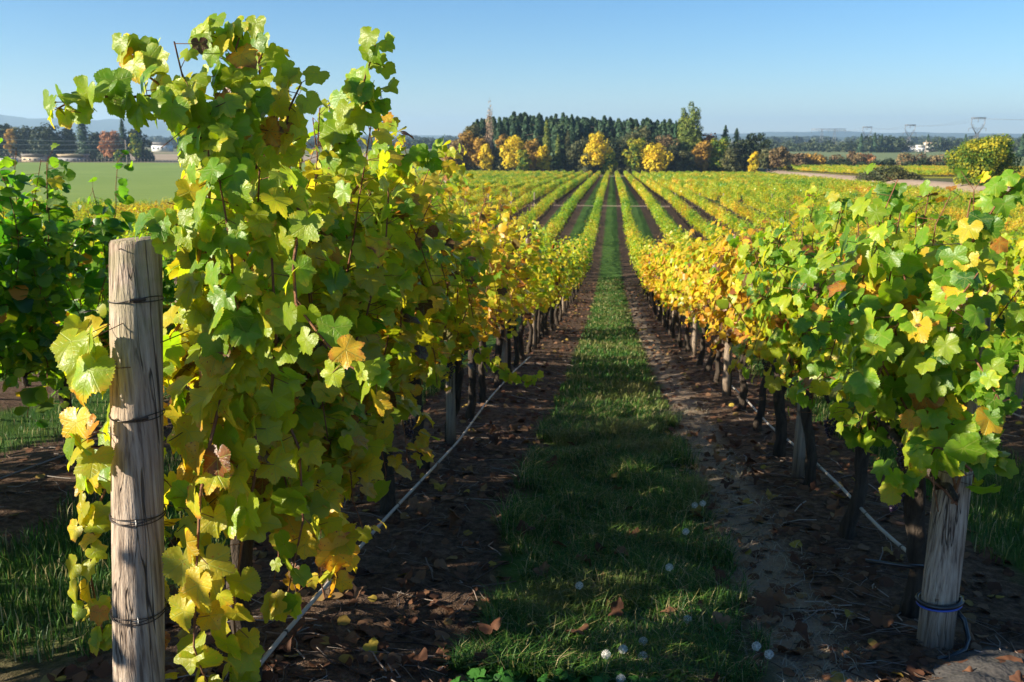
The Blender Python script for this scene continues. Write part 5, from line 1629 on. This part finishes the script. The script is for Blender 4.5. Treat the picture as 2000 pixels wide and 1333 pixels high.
def wide_pylon(px, yt, Y):
    X, h = by_px(px, yt, Y)
    root = empty('pylon', (X, Y, -12.0)); tag(root, 'wide three-legged power pylon, faintest and farthest left', 'pylon', 'transmission towers on the horizon')
    for sx in (-1, 1):
        G = Geo()
        for q in (-1, 1):
            G.tube([(sx * 7 + q * 2.2, 0, 0), (sx * 7 + q * .5, 0, h)], .2, 4)
        for i in range(6): G.tube([(sx * 7 - 2 + i * .25, 0, i * h / 6), (sx * 7 + 1.8 - i * .25, 0, (i + 1) * h / 6)], .12, 3)
        put('lattice_leg', G.mesh('lattice_leg', M_STEEL, False), root)
    G = Geo()
    for dz in (0, -1.4): G.tube([(-19, 0, h + dz), (19, 0, h + dz)], .2, 4)
    for i in range(16): G.tube([(-18 + i * 2.25, 0, h - 1.4), (-17 + i * 2.25, 0, h)], .12, 3)
    for x in (-18.5, -10, 0, 10, 18.5): G.tube([(x, 0, h - 1.4), (x, 0, h - 5)], .14, 3)
    put('crossbeam', G.mesh('crossbeam', M_STEEL, False), root)
    pyl.append((X, Y, h - 12))
wide_pylon(1615, 252, 1080)
for q, (dx, lab) in enumerate(((-7, 'left'), (0, 'middle'), (7, 'right'))):
    pts = []
    seq = [(pyl[0][0] + 190, 780, pyl[0][2])] + pyl
    for a, b in zip(seq[:-1], seq[1:]):
        for t_ in np.linspace(0, 1, 10)[:-1]:
            pts.append((a[0] + (b[0] - a[0]) * t_ + dx, a[1] + (b[1] - a[1]) * t_, a[2] + (b[2] - a[2]) * t_ - 7 * 4 * t_ * (1 - t_) * .35 - 1))
    G = Geo(); G.tube(pts, .05, 3)
    tag(put('transmission_line', G.mesh('transmission_line', M_STEEL)), f'{lab} transmission line sagging between the pylons', 'power line', 'transmission lines between the pylons')

# far trees in the valley: some single ones, the rest a mass
FT = [(1680, 262, 900, 'conifer'), (1706, 260, 905, 'conifer'), (1720, 263, 910, 'conifer'), (1733, 268, 912, 'conifer'), (1810, 263, 1000, 'conifer'), (1835, 270, 1000, 'conifer'), (1850, 269, 1010, 'conifer'), (1883, 263, 980, 'conifer'), (1995, 262, 700, 'conifer')]
p0 = None
for px, yt, Y, kd in FT:
    X, h = by_px(px, yt, Y)
    if p0 is None:
        p0 = (tree('conifer', X, Y, h, 10, 'conifer', 'conifer', 'far dark conifer standing alone in the flat valley at the right', group='far single conifers in the valley', n=800, size=1.1, seed=400), h)
    else: copy_tree(p0[0], X, Y, h / p0[1], 'far dark conifer standing alone in the flat valley at the right', 'far single conifers in the valley')
def treeline(name, specs, label, seed, size=2.2):
    r = np.random.default_rng(seed); bl = []; mats = []
    for (pa, pb, Y, h, n) in specs:
        for i in range(n):
            px = r.uniform(pa, pb); Yj = Y * r.uniform(.94, 1.06); s = h * r.uniform(.35, 1.0)
            X = side(px, Yj)
            bl.append((X, Yj, -12 + s * .5, s * r.uniform(.5, 1.3), s * .5, s * .55))
    P, R, S = crown_cards(r, bl, len(bl) * 70, size, shell=.4)
    tag(put(name, scatter(T_CARD, P, R, S, None, name, CM['dark'], r)), label, 'trees', kind='stuff')
treeline('distant_treeline', [(1490, 2100, 1020, 11, 90), (1520, 1680, 980, 11, 22), (1685, 1760, 960, 16, 20), (1780, 2020, 1060, 13, 30)], 'dark tree belt across the flat valley at the right', 1, 1.6)
treeline('distant_treeline', [(1480, 2150, 1900, 15, 110), (1480, 2100, 2900, 18, 110)], 'hazy woods farther back in the valley at the right', 2, 3.0)
treeline('distant_treeline', [(290, 900, 1150, 13, 70), (300, 900, 1900, 16, 90), (-100, 900, 2900, 20, 130)], 'hazy woods in the valley at the left', 3, 3.0)

# ------------------------------------------------------------------ air
G = Geo(); G.box((0, 5000, 115), (24000, 14400, 262))
N = NT('valley_haze')
pv = N.n('ShaderNodeVolumePrincipled'); pv.inputs['Color'].default_value = (.50, .74, 1.0, 1); pv.inputs['Density'].default_value = 1.3e-4
pv.inputs['Anisotropy'].default_value = .2
N.t.links.new(pv.outputs[0], N.out.inputs['Volume'])
o = put('haze', G.mesh('haze', N.m, False)); tag(o, 'thin bluish haze over the valley', 'haze', kind='stuff')
